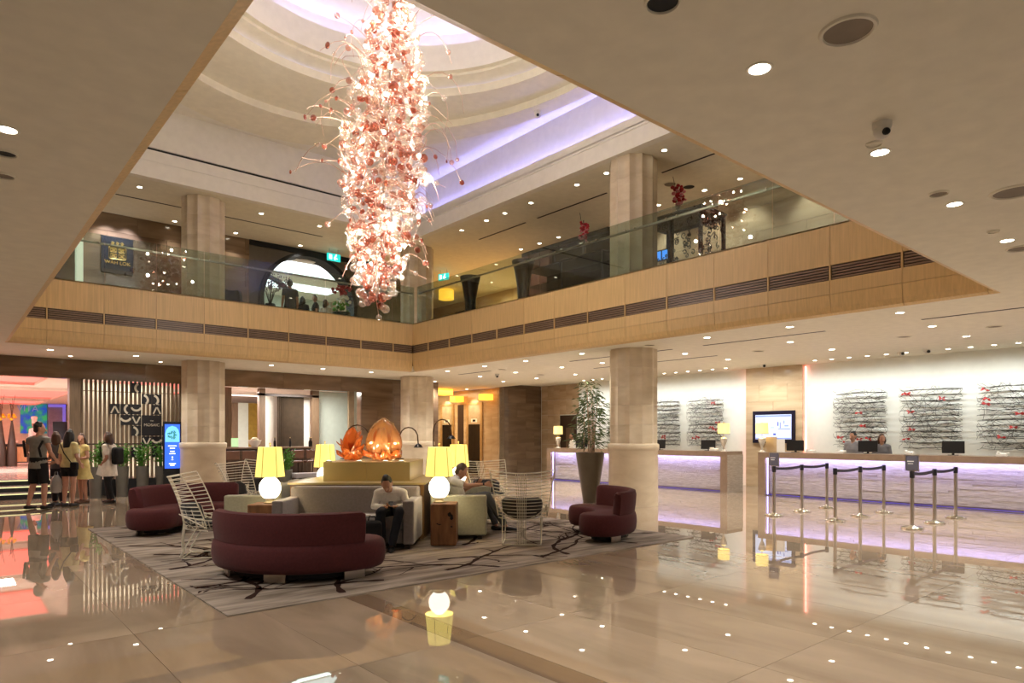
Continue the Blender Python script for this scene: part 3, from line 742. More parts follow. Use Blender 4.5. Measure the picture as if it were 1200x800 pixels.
# ---- table lamps on wooden blocks
M_shade = E('lit_lampshade', '#ffe873', 1.15, '#e8d9a0'); M_globe = E('lit_opal_globe', '#fff6e2', 3.2); M_seam = P('shade_seam', '#8c7a3c', .8)
M_block = P('stump_wood', '#8a5f3c', .5, var=.16, scale=3, stretch=(5, 5, 1.2))
def lamp(r, d, zt, label, k=1.0, shade=None):
    x, y = rd(r, d); root = thing('table_lamp', label, 'lamp', (x, y, zt), LR)
    MB().lathe([(.075*k, 0), (.085*k, .012*k), (.06*k, .03*k), (.055*k, .055*k), (.07*k, .07*k)], 20).build('foot', M_brass if k == 1 else M_chrome, root)
    b = MB(); b.lathe([(.05, .06), (.09, .08), (.125, .12), (.147, .18), (.150, .22), (.138, .28), (.105, .33), (.07, .36), (.05, .38)], 24); b.build('globe', M_globe, root)
    b = MB(); b.lathe([(.200, .375), (.158, .79)], 32, caps=False); b.lathe([(.196, .376), (.154, .789)], 32, caps=False); sh = b.build('shade', M_shade, root)
    b = MB()
    for i in range(6):
        a = 2*pi*i/6+.3; b.limb([(.201*cos(a), .201*sin(a), .376), (.159*cos(a), .159*sin(a), .79)], .0035, n=5)
    tag(b.build('seam', M_seam, sh), kind='stuff')
    MB().limb([(0, 0, .38), (0, 0, .83)], .008, n=8).build('stem', M_brass, root); MB().sphere((0, 0, .84), .014, 10, 8).build('finial', M_brass, root)
    l = bpy.data.lights.new('lamp_bulb', 'POINT'); l.energy = 22; l.color = (1, .8, .45); l.shadow_soft_size = .05
    link('lamp_bulb', l, None, (x, y, zt+.6))
    return root
def block(r, d, label, wd=.36, dp=.38, h=.60):
    x, y = rd(r, d); root = thing('wood_block_table', label, 'side table', (x, y, .016), LR)
    o = bevel(MB().mm(-wd/2, -dp/2, 0, wd/2, dp/2, h-.012).build('block', M_block, root), .02, 3)
    b = MB(); q = random.Random(int(abs(r)*100))
    for (cx, cz, w_, h_) in ((.09, .44, .07, .05), (.12, .40, .05, .06), (-.05, .30, .05, .012), (-.08, .31, .03, .014), (.12, .27, .03, .02)):
        n = 9; poly = [(cx+w_*.5*cos(2*pi*i/n)*q.uniform(.6, 1.2), -dp/2-.001, cz+h_*.7*sin(2*pi*i/n)*q.uniform(.6, 1.2)) for i in range(n)]
        b.add(poly, [tuple(range(n))])
    tag(b.build('bark_hollow', M_blackm, root), kind='stuff')
    return root
block(-.965, 9.52, 'chunky wooden block table at the right of the seated young man'); lamp(-1.04, 9.52, .606, 'lit table lamp with round white base on the right front wooden block')
block(-3.49, 9.42, 'chunky wooden block table behind the nearest maroon sofa'); lamp(-3.42, 9.42, .606, 'lit table lamp with round white base on the left front wooden block')
block(-1.0, 12.45, 'wooden block table hidden behind the grey haired man'); lamp(-1.0, 12.45, .606, 'lit table lamp directly behind the grey haired man')
block(-3.48, 12.4, 'wooden block table at the back left of the brass plinth'); lamp(-3.48, 12.4, .606, 'lit table lamp beside the left orange glass sculpture')

# ---- orange glass sculptures
M_og = glassy('orange_glass', '#f6a860', .14, .03, .42, '#f08a3c'); M_og2 = glassy('amber_glass', '#ffdca4', .16, .03, .34, '#f7bd78')
def petal(mb, L_, W_, curl, az, tilt, c=(0, 0, 0), n=9, m=7, mi=0, ruff=.02):
    vs = []; fs = []
    for i in range(n+1):
        t = i/n; wd = W_*(.16+.95*sin(pi*min(1, t*.86+.10))**.9)*(1-.0*t)
        if t > .86: wd *= max(.12, 1-((t-.86)/.14)**2*.85)
        bend = tilt+curl*t
        x0 = L_*(t*sin(tilt+curl*t*.5)); z0 = L_*(t*cos(tilt+curl*t*.5))
        for j in range(m+1):
            s = -1+2*j/m
            depth = -.30*W_*s*s + ruff*sin(s*7+t*5)*t
            p = Vector((x0 + (-depth)*cos(bend)*-1, s*wd, z0 + depth*sin(bend)*-1*-1))
            p = Matrix.Rotation(az, 3, 'Z') @ p; p.z = max(p.z, .006); vs.append((p.x+c[0], p.y+c[1], p.z+c[2]))
    for i in range(n):
        for j in range(m): a = i*(m+1)+j; fs.append((a, a+1, a+m+2, a+m+1))
    mb.add(vs, fs, mi, True)
def solid(o, t=.008):
    m = o.modifiers.new('thick', 'SOLIDIFY'); m.thickness = t; return o
g1 = thing('glass_sculpture', 'smaller orange blown glass shell, left one on the brass plinth', 'sculpture', rd(-2.66, 11.1)+(1.149,), LR)
for az, L_, W_, ti, cu in ((2.9, .30, .09, .95, .25), (2.6, .40, .10, .55, .2), (2.2, .47, .11, .25, .15), (1.2, .50, .12, .05, .1), (.3, .46, .11, .28, .0), (-.2, .40, .10, .5, -.2), (3.6, .36, .10, .6, .2), (4.4, .26, .11, .7, .3), (5.3, .24, .11, .75, .3), (5.9, .32, .1, .7, 0)):
    b = MB(); petal(b, L_*1.12, W_*1.35, cu, az, ti); solid(b.build('petal', M_og, g1))
g2 = thing('glass_sculpture', 'larger amber blown glass bud with ruffled skirt, right on the plinth', 'sculpture', rd(-2.13, 11.15)+(1.149,), LR)
for k in range(7):
    b = MB(); petal(b, .64 if k != 5 else .70, .27, -1.15, 2*pi*k/7+.2, .80); solid(b.build('petal', M_og2, g2))
for k in range(9):
    b = MB(); petal(b, .30+.05*(k % 3), .13, .5, 2*pi*k/9, .95, ruff=.04); solid(b.build('skirt_petal', M_og, g2))
for i, r in enumerate((-2.9, -2.42, -2.0, -1.75)):
    x, y = rd(r, 10.55); pk = thing('puck_light', ORD[i]+' small white puck light from the left on the brass plinth', 'light', (x, y, 1.149)); MB().lathe([(.05, 0), (.05, .012), (.04, .018), (0, .018)], 16).build('case', M_white, pk); MB().lathe([(.0, .0185), (.035, .0185)], 16).build('lens', E('puck_glow', '#fff3d8', 8), pk)
    l = bpy.data.lights.new('puck_lamp', 'SPOT'); l.energy = 9; l.color = (1, .85, .6); l.spot_size = 2.2; l.shadow_soft_size = .03; link('puck_lamp', l, None, (x, y, 1.19), Vector((FX, FY, .7)).to_track_quat('-Z', 'Y').to_euler())
def arc_lamp(r, d, z0, h, reach, label, dr=1):
    root = thing('arc_lamp', label, 'lamp', rd(r, d)+(z0,), LR)
    pts = [(0, 0, 0), (0, 0, h-.22)]+[(dr*reach*(.5-.5*cos(pi*i/8)), 0, h-.22+.22*sin(pi*i/8)) for i in range(1, 8)]+[(dr*reach, 0, h-.30)]
    MB().limb(pts, .012, n=8).build('arm', P('bronze', '#5f4a36', .3, .9), root)
    MB().lathe([(.02, 0), (.05, -.02), (.085, -.07), (.08, -.07), (.045, -.03), (0, -.01)], 18, (dr*reach, 0, h-.29)).build('shade', M_black, root)
    MB().lathe([(.09, 0), (.09, .012), (.02, .02)], 18).build('foot', M_black, root)
arc_lamp(-2.95, 11.8, 1.149, .60, .42, 'arched bronze lamp curving behind the smaller glass shell')
arc_lamp(-2.42, 11.85, 1.149, .58, .30, 'arched bronze lamp curving between the two glass sculptures')
arc_lamp(-2.0, 11.8, 1.149, .56, .34, 'arched bronze lamp with small dome at the right of the amber bud')
arc_lamp(-1.45, 12.3, .012, 1.85, .33, 'tall arched bronze lamp rising behind the right table lamps')

# ---- wire lounge chairs
M_wire = P('cream_enamelled_wire', '#efe8d6', .4, var=.02); M_pad = P('black_pad', '#211f22', .8, var=.05, scale=30, sheen=.2)
def shell(u, v):
    """u -1..1 across, v 0 seat front .. 1 top of the back; local y is the front"""
    if v < .38:
        t = v/.38; y = .36-.62*t; z = .40-.07*sin(pi*min(1, t*.9))+.0*t; w_ = .30+.05*t
        e = abs(u)**2.5; return (u*w_, y, z+e*(.10+.10*t))
    t = (v-.38)/.62; y = -.26-.06*t-.13*t*t; z = .35+.67*t; w_ = .35+.11*t
    e = abs(u)**2.2; return (u*w_, y+e*(.34-.10*t), z+.0*e+(.05*e*(t-.2)))
def wire_chair(loc, rot, label, grid=True):
    root = thing('wire_chair', label, 'chair', loc+(.016,), rot, 'wire lounge chairs around the rug')
    b = MB(); n = 16
    for k in range(24):
        v = k/23
        b.tube([shell(-1+2*i/n, v) for i in range(n+1)], .006 if 0 < k < 23 else .009, 5)
    for s in (-1, 1): b.tube([shell(s, i/24) for i in range(25)], .008, 6)
    for k in range(9):
        u = -.80+1.6*k/8; b.tube([shell(u, .0+(.62 if grid else .34)*i/16) for i in range(17)], .004, 5)
    wires = tag(b.build('wire_shell', M_wire, root), kind='stuff')
    b = MB()
    for k in range(6):
        u = -.16+.32*k/5; p = shell(u, .45); b.tube([shell(u, .45+.55*i/12) for i in range(13)], .005, 5); b.tube([p, (p[0], p[1]-.02, .2), (p[0], p[1]-.01, .012)], .005, 5)
    tag(b.build('back_rods', M_wire, root), kind='stuff')
    for s in (-1, 1):
        MB().tube([shell(s*.8, .12), (s*.27, .24, .02), (s*.27, .15, .008), (s*.27, -.22, .008), (s*.27, -.26, .03), shell(s*.8, .42)], .008, 6).build('sled_leg', M_wire, root)
    MB().tube([(-.27, -.24, .008), (.27, -.24, .008)], .007, 6).build('cross_bar', M_wire, root); MB().tube([(-.27, .18, .008), (.27, .18, .008)], .007, 6).build('cross_bar', M_wire, root)
    b = MB(); nu, nv = 12, 14; vs = []; fs = []
    for j in range(nv+1):
        v = .05+.62*j/nv
        for i in range(nu+1):
            u = (-1+2*i/nu); f = 1-.25*max(0, abs(u)-.7)/.3*(1 if j in (0, nv) else .2); p = Vector(shell(u*.78*f, v)); q = Vector(shell(u*.78*f, v+.02))-p
            nrm = Vector((0, -q.z, q.y)).normalized()*-1
            if nrm.z < 0 and v < .38: nrm = -nrm
            if v >= .38 and nrm.y < 0: nrm = -nrm
            vs.append(tuple(p+nrm*.03))
    for j in range(nv):
        for i in range(nu): a = j*(nu+1)+i; fs.append((a, a+1, a+nu+2, a+nu+1))
    b.add(vs, fs, 0, True); o = b.build('cushion', M_pad, root); m = o.modifiers.new('thick', 'SOLIDIFY'); m.thickness = .05; m.offset = 0
    m = o.modifiers.new('round', 'SUBSURF'); m.levels = 1; m.render_levels = 1
    return root
wire_chair(rd(.15, 9.62), LR-.06, 'cream wire chair with black pad, back to the camera', False)
wire_chair(rd(-3.95, 8.62), LR-pi/2+.25, 'cream wire chair seen from the side behind the nearest maroon sofa')
wire_chair(rd(-5.0, 12.35), LR-pi/2-.2, 'cream wire chair standing at the foot of the left column')
wire_chair(rd(-5.1, 13.4), LR+pi-.25, 'cream wire chair farthest back beside the bar')
wire_chair(rd(-.45, 13.15), LR+pi+.5, 'cream wire chair behind the shoulder of the grey haired man')

# ---- tall planter with bamboo
M_pot = P('bronze_grey_pot', '#5d5447', .35, .3, var=.04)
M_leaf = P('bamboo_leaf', '#5f7048', .6, var=.25, scale=3); M_cane = P('pinkish_cane', '#b79a80', .6, var=.08)
M_soil = P('soil', '#2c221b', .9)
def leafblade(mb, p, d, L_, W_):
    d = Vector(d).normalized(); s = d.cross(Vector((0, 0, 1))); s = s.normalized() if s.length > .01 else Vector((1, 0, 0)); p = Vector(p)
    mid = p+d*L_*.45+Vector((0, 0, .01)); tip = p+d*L_-Vector((0, 0, L_*.25))
    mb.add([tuple(p), tuple(mid+s*W_), tuple(tip), tuple(mid-s*W_)], [(0, 1, 2), (0, 2, 3)])
q = random.Random(5)
pt = thing('bamboo_planter', 'tall tapered grey planter with bamboo beside the stone column', 'plant', (11.66, 10.76, 0))
MB().lathe([(.17, 0), (.17, .02), (.335, 1.12), (.345, 1.17), (.32, 1.17), (.31, 1.10), (0, 1.09)], 36).build('pot', M_pot, pt)
MB().lathe([(0, 1.11), (.31, 1.11)], 24).build('soil', M_soil, pt)
lv = MB()
for k in range(9):
    a = q.uniform(0, 2*pi); r0 = q.uniform(.03, .16); h = q.uniform(1.2, 1.75); dx, dy = q.uniform(-.12, .12), q.uniform(-.12, .12)
    pts = [(r0*cos(a)+dx*t*t, r0*sin(a)+dy*t*t, 1.1+h*t) for t in (0, .25, .5, .75, 1)]
    MB().limb(pts, [.016, .015, .013, .010, .005], n=7).build('cane', M_cane, pt)
    for j in range(80):
        t = q.uniform(.12, 1.02); px_, py_, pz_ = (r0*cos(a)+dx*t*t, r0*sin(a)+dy*t*t, 1.1+h*t)
        az = q.uniform(0, 2*pi); rr_ = q.uniform(.04, .36)*(1.15-.5*t); b0 = (px_+rr_*cos(az), py_+rr_*sin(az), pz_+q.uniform(-.05, .12))
        leafblade(lv, b0, (cos(az+q.uniform(-.6, .6)), sin(az+q.uniform(-.6, .6)), q.uniform(-.5, .3)), q.uniform(.10, .19), q.uniform(.010, .017))
tag(lv.build('foliage', M_leaf, pt), kind='stuff')
# ================================================================== FRONT DESK
M_ledstrip = E('desk_led', '#b0b0ff', 66); M_ledlow = E('desk_led_low', '#5a52c8', .10); M_ledv = E('desk_led_end', '#b8b6ff', 4)
DX0, DX1 = 16.38, 17.2
def desk(y0, y1, label, led_end):
    root = thing('reception_counter', label, 'counter', (DX0, y0, 0)); L_ = y1-y0; D = DX1-DX0
    MB().mm(-.0, 0, 1.04, D, L_, 1.13).build('countertop', M_counter, root)
    for a in (0, L_-.2):
        e = MB().mm(0, a, 0, D, a+.2, 1.04).build('end_panel', M_counter, root)
    if not led_end or True:
        # layered stone on the exposed end
        e = MB(); rows = 17; qq = random.Random(3)
        for i in range(rows): e.mm(.02+qq.uniform(0, .004), (-.02 if not led_end else -.02)-qq.uniform(0, .008), i*.061, D-.02, .001, i*.061+.059)
        tag(e.build('end_strips', M_strip, root), kind='stuff')
    MB().mm(.25, .2, 0, D, L_-.2, 1.04).build('core', M_counter, root)
    qq = random.Random(int(y0*10)); st = MB(); z = .055
    while z < 1.03:
        h = .052; y = .2; 
        while y < L_-.2:
            ln = qq.uniform(.35, .95); st.mm(.24-qq.uniform(.004, .018), y+.0015, z, .26, min(y+ln, L_-.2)-.0015, z+h-.002); y += ln
        z += h
    tag(st.build('front_strips', M_strip, root), kind='stuff')
    MB().mm(0, .2, .985, .025, L_-.2, 1.04).build('lip', M_counter, root)
    MB().mm(.045, .2, 1.012, .075, L_-.2, 1.036).build('light_strip', M_ledstrip, root)
    MB().mm(.10, L_-.225, .03, .12, L_-.205, 1.0).build('light_strip', M_ledv, root)
    MB().mm(.18, .2, .012, .20, L_-.2, .03).build('light_strip', M_ledlow, root)
    MB().mm(.05, .2, 0, .11, L_-.2, .008).build('kick_rail', P('blue_grey_metal', '#232233', .5), root)
    return root
desk(10.05, 17.2, 'long stone reception counter with violet strip light, left of the gap', False)
desk(.4, 9.13, 'long stone reception counter with violet strip light, behind the queue posts', True)
MB_ = MB
# ---- monitors
M_scr = P('monitor_black', '#131316', .35, var=.02)
def monitor(y, x, yaw, label, z=1.13):
    root = thing('monitor', label, 'monitor', (x, y, z), yaw)
    bevel(MB().box((0, 0, .18), (.42, .035, .27), Matrix.Rotation(-.12, 3, 'X')).build('display', M_scr, root), .008)
    MB().box((0, .05, .07), (.05, .03, .14)).build('stand', M_black, root); MB().box((0, .05, .006), (.2, .16, .012)).build('foot', M_black, root)
    MB().box((.14, -.027, .085), (.05, .004, .014), Matrix.Rotation(-.12, 3, 'X')).build('badge', M_steel, root)
for px, lb in ((682, 'black monitor beside the clerk behind the bamboo'), (772, 'black monitor on the left counter, right beside the stone column'), (830, 'black monitor on the left counter under the twig panel'), (932, 'black monitor on the right counter beside the white sign card'), (1017, 'black monitor between the two reception clerks'), (1117, 'black monitor on the right counter, farthest right')):
    monitor(on_x(px, 16.9), 16.9, -pi/2+.30, lb)
# ---- counter lamps
M_drum = E('lit_drum_shade', '#ffdf7a', 1.25, '#e8d9a0'); M_urn = P('silver_urn', '#e6e2d8', .15, .5)
def counter_lamp(y, label):
    root = thing('counter_lamp', label, 'lamp', (16.72, y, 1.13))
    MB().lathe([(.09, 0), (.085, .02), (.03, .05), (.025, .12), (.05, .17), (.095, .30), (.10, .36), (.07, .38), (.03, .40)], 20).build('urn', M_urn, root)
    b = MB(); b.lathe([(.165, .50), (.16, .78)], 28, caps=False); b.lathe([(.161, .50), (.156, .78)], 28, caps=False); b.build('shade', M_drum, root)
    MB().lathe([(.168, .485), (.168, .50)], 28, caps=False).build('trim', M_urn, root); MB().limb([(0, 0, .38), (0, 0, .82)], .008, n=6).build('stem', M_brass, root)
    l = bpy.data.lights.new('lamp_bulb', 'POINT'); l.energy = 9; l.color = (1, .82, .5); l.shadow_soft_size = .04; link('lamp_bulb', l, None, (16.72, y, 1.78))
counter_lamp(on_x(654, 16.72), 'drum shaded lamp on the left end of the left counter')
counter_lamp(on_x(848, 16.72), 'drum shaded lamp on the right end of the left counter')
counter_lamp(on_x(893, 16.72), 'drum shaded lamp on the right counter in front of the wall screen')
# ---- cards, small things on the counters
M_card = P('white_card', '#f1efe9', .6, var=.01)
for px, x, w_, h, m, lb in ((915, 16.75, .2, .34, M_card, 'tall white sign card standing on the right counter'), (904, 16.95, .28, .40, M_beige, 'beige sign stand behind the counter lamp')):
    y = on_x(px, x); root = thing('sign_card', lb, 'card', (x, y, 1.13), -pi/2+.3)
    MB().box((0, 0, h/2), (w_, .012, h)).build('board', m, root); MB().box((0, .04, .01), (w_*.8, .08, .02)).build('foot', m, root)
M_pink2 = P('blotter', '#d8cfc6', .6)
for i, px in enumerate((866, 950, 985, 1065, 1175)):
    y = on_x(px, 16.85) if px != 866 else 10.75
    root = thing('desk_phone', ('pale desk telephone on the left counter near its right end', 'pale desk telephone on the right counter behind the first queue post', 'pale desk telephone in front of the first clerk', 'pale desk telephone left of the farthest right monitor', 'pale desk telephone near the right picture edge')[i], 'telephone', (16.85, y, 1.145), -pi/2)
    MB().box((0, 0, .025), (.2, .18, .05), Matrix.Rotation(.12, 3, 'X')).build('base', M_card, root); bevel(MB().box((-.06, 0, .065), (.05, .19, .035)).build('handset', M_card, root), .01)
# ---- wall screen
tv = thing('wall_screen', 'black framed wall screen showing a pale web page on the stone pier', 'television', (19.05, (10.79+9.46)/2, 1.83), -pi/2)
W2, H2 = 1.33/2, .97/2
MB().box((0, .03, 0), (1.33, .06, .97)).build('case', P('navy_case', '#12122c', .3), tv)
M_scn = E('screen_blue_white', '#cfdcff', .72); M_scn2 = E('screen_blue', '#3a48b8', .5); M_scn3 = E('screen_grey', '#8fa2e2', .45)
MB().box((0, -.004, -.0), (1.14, .008, .74)).build('display', M_scn, tv)
b = MB(); b.box((0, -.010, .33), (1.12, .004, .05)); b.box((.23, -.010, .05), (.03, .004, .18)); b.box((.42, -.010, .03), (.12, .004, .03)); b.box((.0, -.010, -.345), (1.12, .004, .03)); b.build('page_bars', M_scn3, tv)
b = MB(); b.box((.16, -.010, .09), (.03, .004, .12)); b.box((.35, -.010, -.06), (.38, .004, .012)); b.box((.35, -.010, .14), (.02, .004, .1)); b.box((-.02, -.010, -.02), (.1, .004, .01)); b.box((.05, -.01, -.22), (.08, .004, .05)); b.build('page_blocks', M_scn2, tv)
# ---- twig panels
M_twig = P('grey_twig', '#565450', .8, var=.1); M_twigd = P('black_twig', '#24221f', .8, var=.1); M_red = P('red_blossom', '#c23a3a', .6, var=.08)
def twig_panel(y0, y1, z0, z1, label, nred, seed):
    q = random.Random(seed); L_ = y1-y0; root = thing('twig_panel', label, 'artwork', (19.2, y0, z0), 0, 'twig panels on the white wall'); H_ = z1-z0
    rows = 12
    for k in range(rows):
        z = H_*(k+.3)/rows; b = MB()
        for j in range(3 if k % 2 else 2):
            a, e = q.uniform(-.03, .08), L_-q.uniform(-.03, .08); zz = z+q.uniform(-.015, .02)
            n = 9; b.limb([(-.04+q.uniform(-.02, .02), a+(e-a)*i/n, zz+q.uniform(-.012, .012)+.012*sin(i*.7+k)) for i in range(n+1)], [.008-.004*i/n for i in range(n+1)], n=5)
        b.build('branch', M_twigd, root)
    b = MB()
    for k in range(270):
        y = q.uniform(0, L_); z = q.uniform(.03, H_-.06); l = q.uniform(.15, .42); a = q.uniform(-1.25, 1.25)+(pi if q.random() < .5 else 0); pts = [(-.06+q.uniform(-.02, .03), y, z)]
        for i in range(3):
            a += q.uniform(-.35, .35); y = min(L_+.03, max(-.03, y+l/3*cos(a))); z = min(H_, max(0, z+l/3*sin(a)*.8)); pts.append((-.06+q.uniform(-.02, .03), y, z))
        b.limb(pts, [.0046, .0042, .0036, .0025], n=4, cap=False)
    tag(b.build('twigs', M_twig, root), kind='stuff')
    for (yy, zz) in ((.2, .4), (L_-.2, .4), (.2, H_-.3), (L_-.2, H_-.3)): MB().limb([(-.05, yy, zz), (.088, yy, zz)], .006, n=5).build('hook', M_twigd, root)
    for k in range(nred):
        y, z = q.uniform(.12, L_-.12), q.uniform(.15, H_-.1); b = MB()
        for j in range(6):
            a = q.uniform(-.5, .8) + (pi if j % 2 else 0); l = q.uniform(.07, .12)
            b.add([(-.10, y, z), (-.115, y+l*.6*cos(a)-.02*sin(a), z+l*.6*sin(a)+.02*cos(a)), (-.10, y+l*cos(a), z+l*sin(a)), (-.125, y+l*.6*cos(a)+.02*sin(a), z+l*.6*sin(a)-.02*cos(a))], [(0, 1, 2, 3), (3, 2, 1, 0)])
        b.sphere((-.10, y, z), .014, 8, 6); b.build('blossom', M_red, root)
for i, (y0, y1, lb, nr) in enumerate(((15.45, 16.8, 'twig panel with few blossoms behind the bamboo', 3), (13.55, 14.9, 'twig panel half hidden by the stone column', 3), (11.9, 13.22, 'twig panel on the white wall left of the counter lamp', 6), (7.0, 8.35, 'twig panel with red blossoms behind the two clerks', 7), (5.28, 6.65, 'twig panel with red blossoms in the middle of the right wall', 6), (3.5, 4.92, 'twig panel with red blossoms cut by the right picture edge', 6))):
    twig_panel(y0, y1, 1.22, 2.83, lb, nr, 20+i)
# ---- queue posts
M_belt = P('dark_belt', '#2d2734', .7)
SP = [[(12.36, 6.55), (13.5, 6.55), (14.6, 6.53)], [(12.43, 5.41), (13.53, 5.41), (14.6, 5.38)], [(12.38, 4.12), (13.5, 4.13), (14.66, 4.13)]]
names = (('first', 'second', 'third'), ('first', 'second', 'third'))
for si, row in enumerate(SP):
    for i, (x, y) in enumerate(row):
        lb = ('steel queue post', )[0] + ' ' + ('at the near end', 'in the middle', 'at the desk end')[i] + ' of the ' + ('left', 'middle', 'right')[si] + ' belt row'
        root = thing('queue_post', lb, 'queue post', (x, y, 0), 0, 'queue posts before the counter')
        MB().lathe([(.175, 0), (.175, .018), (.16, .03), (.05, .042), (.036, .06)], 28).build('base', M_chrome, root)
        MB().lathe([(.029, .05), (.029, .86)], 16).build('post', M_steel, root)
        MB().lathe([(.034, .85), (.038, .86), (.038, .95), (.034, .965), (.02, .97)], 16).build('belt_head', M_black, root)
        if i < 2:
            nx, ny = row[i+1]; dx, dy = nx-x, ny-y; ln = hypot(dx, dy); dx *= 1-.042/ln; dy *= 1-.042/ln; b = MB(); n = 10
            rings = []
            for k in range(n+1):
                t = k/n; z = .925-.022*sin(pi*t); rings.append([(dx*t, dy*t-.002, z-.026), (dx*t, dy*t+.002, z-.026), (dx*t, dy*t+.002, z+.026), (dx*t, dy*t-.002, z+.026)])
            b.loft(rings, sm=False); b.build('belt', M_belt, root)
        if i == 0 and si != 1:
            s_ = MB(); s_.box((0, 0, 1.10), (.012, .21, .27)); s_.build('sign_frame', M_steel, root); MB().box((-.008, 0, 1.10), (.006, .18, .24)).build('sign_sheet', P('grey_sheet', '#5c5a68', .4), root)
            MB().box((-.012, .02, 1.13), (.003, .10, .012)).build('sign_line', M_card, root); MB().box((-.012, .02, 1.09), (.003, .08, .010)).build('sign_line', M_card, root)
# ================================================================== RESTAURANT SIDE
# raised floor, three lit steps
M_rfloor = marble('restaurant_floor', '#b5a79e', '#cfc2b8', .15, (.4, 1.5, 1), 1.2, .03)
rf = struct(MB().mm(-9, 21.0, 0, 2.74, 44, .45).build('floor_restaurant', M_rfloor))
M_nose = E('step_light', '#f3f0b0', 1.2)
for i in range(3):
    s_ = struct(MB().mm(-9, WY+.15+.3*i, 0, 2.72, 21.0, .15*(i+1)-.0).build('trim_step', M_blackm))
    MB().mm(-9, WY+.12+.3*i, .15*(i+1), 2.72, WY+.47+.3*i, .15*(i+1)+.012).build('tread', M_rfloor, s_)
    MB().mm(-9, WY+.135+.3*i, .15*(i+1)-.03, 2.7, WY+.149+.3*i, .15*(i+1)-.008).build('step_light', M_nose, s_)
MB_f = struct(MB().mm(2.74, WY+.45, -.012, 13.4, 44, .002).build('floor_bar', M_rfloor))
# walls and ceiling of the restaurant
M_rwall = P('cream_restaurant_wall', '#d8ccb4', .6, var=.03); M_rceil = P('restaurant_ceiling', '#e7ded2', .8, var=.02)
b = MB(); b.mm(-9, 42, 0, 13.4, 42.3, 3.6); rw = struct(b.build('wall_restaurant', M_rwall))
rc = struct(MB().mm(-9, WY+.3, 3.22, 13.45, 42.3, 3.4).build('ceiling_restaurant', M_rceil))
M_redwash = E('painted_red_wash', '#ff7d6e', 1.25); M_redwash2 = E('painted_red_wash_rim', '#ff5a4e', 1.3)  # red LED wash on the coffers, put in as glowing surfaces
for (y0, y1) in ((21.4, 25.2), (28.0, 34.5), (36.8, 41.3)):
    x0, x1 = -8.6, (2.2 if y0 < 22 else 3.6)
    MB().mm(x0, y0, 3.19, x1, y1, 3.219).build('glow_panel', M_redwash, rc)
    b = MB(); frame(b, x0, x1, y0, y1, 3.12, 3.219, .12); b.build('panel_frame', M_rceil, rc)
    b = MB(); b.mm(x0, y1-.25, 3.18, x1, y1, 3.189); b.mm(x0, y0, 3.18, x1, y0+.25, 3.189); b.build('red_wash_edge', M_redwash2, rc)
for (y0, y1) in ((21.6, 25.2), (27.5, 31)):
    MB().mm(4.2, y0, 3.19, 7.0, y1, 3.219).build('glow_panel', M_redwash, rc)
    MB().mm(7.3, y0, 3.20, 11.5, y0+.5, 3.219).build('glow_panel', E('white_panel_light', '#fff4e2', 2.2), rc)
for (x, y) in ((-2, 26.6), (1.2, 26.6), (-5, 26.6), (-4, 35.6), (-8, 35.6), (0, 35.6), (6, 26), (9.5, 22), (8, 24)):
    area((x, y, 3.1), 1.2, 1.2, 230 if x < 5 else 190, (1, .95, .88), (0, 0, -1), 'restaurant_lamp')
for i, (x, y) in enumerate(((.2, 21.0), (1.5, 21.0), (-.9, 21), (7.2, 21.0), (9.3, 21.0))):
    downlight(x, y, 3.22, .06, ('above the steps', 'above the upper landing near the timber post', 'far left inside the restaurant', 'behind the bar near the gold curtain', 'behind the bar near the cream wall')[i]+', round recessed downlight', 'downlights inside the restaurant', 0)
def on_wall(px, Y): return on_y(px, Y)
# green and blue picture with letters, violet pillar, side partition on the far wall
pc = thing('backlit_picture', 'backlit blue and green picture on the far restaurant wall', 'picture', (on_y(39.5, 41.9), 41.9, 2.45))
wd = (on_y(55, 41.9)-on_y(24, 41.9))/2
def pic_mat():
    m, nt, b = base_mat('blue_green_picture'); N, L = nt.nodes, nt.links
    tc = N.new('ShaderNodeTexCoord'); n = N.new('ShaderNodeTexNoise'); n.inputs['Scale'].default_value = 3.2; n.inputs['Detail'].default_value = 6
    rp = N.new('ShaderNodeValToRGB'); e = rp.color_ramp.elements; e[0].position = .38; e[0].color = lin('#1b3fb0')+(1,); e[1].position = .62; e[1].color = lin('#2f9a5a')+(1,)
    x = e.new(.5); x.color = lin('#1c6f86')+(1,)
    L.new(tc.outputs['Object'], n.inputs['Vector']); L.new(n.outputs['Fac'], rp.inputs[0]); L.new(rp.outputs[0], b.inputs['Emission Color']); b.inputs['Emission Strength'].default_value = .8; L.new(rp.outputs[0], b.inputs['Base Color'])
    return m
MB().mm(-wd, -.06, -.75, wd, .06, .75).build('sheet', pic_mat(), pc)
text('VITA', .42, E('letter_glow', '#8a8fb8', .5), pc, (-.25, -.07, .50), (pi/2, 0, 0))
M_viol = E('violet_panel', '#7d6ad0', .7)
vp = struct(MB().mm(on_y(56, 41.8), 41.5, .45, on_y(76, 41.8), 41.9, 3.2).build('trim_pillar', P('grey_violet', '#8d87a0', .6)))
MB().mm(on_y(73, 41.6), 41.4, .45, on_y(76.5, 41.6), 41.5, 3.2).build('light_line', M_viol, vp); MB().mm(on_y(56, 41.6), 41.4, 3.05, on_y(76.5, 41.6), 41.5, 3.2).build('light_line', M_viol, vp)
struct(MB().mm(5.3, 30, 0, 5.45, 42, 3.2).build('wall_partition', M_rwall))
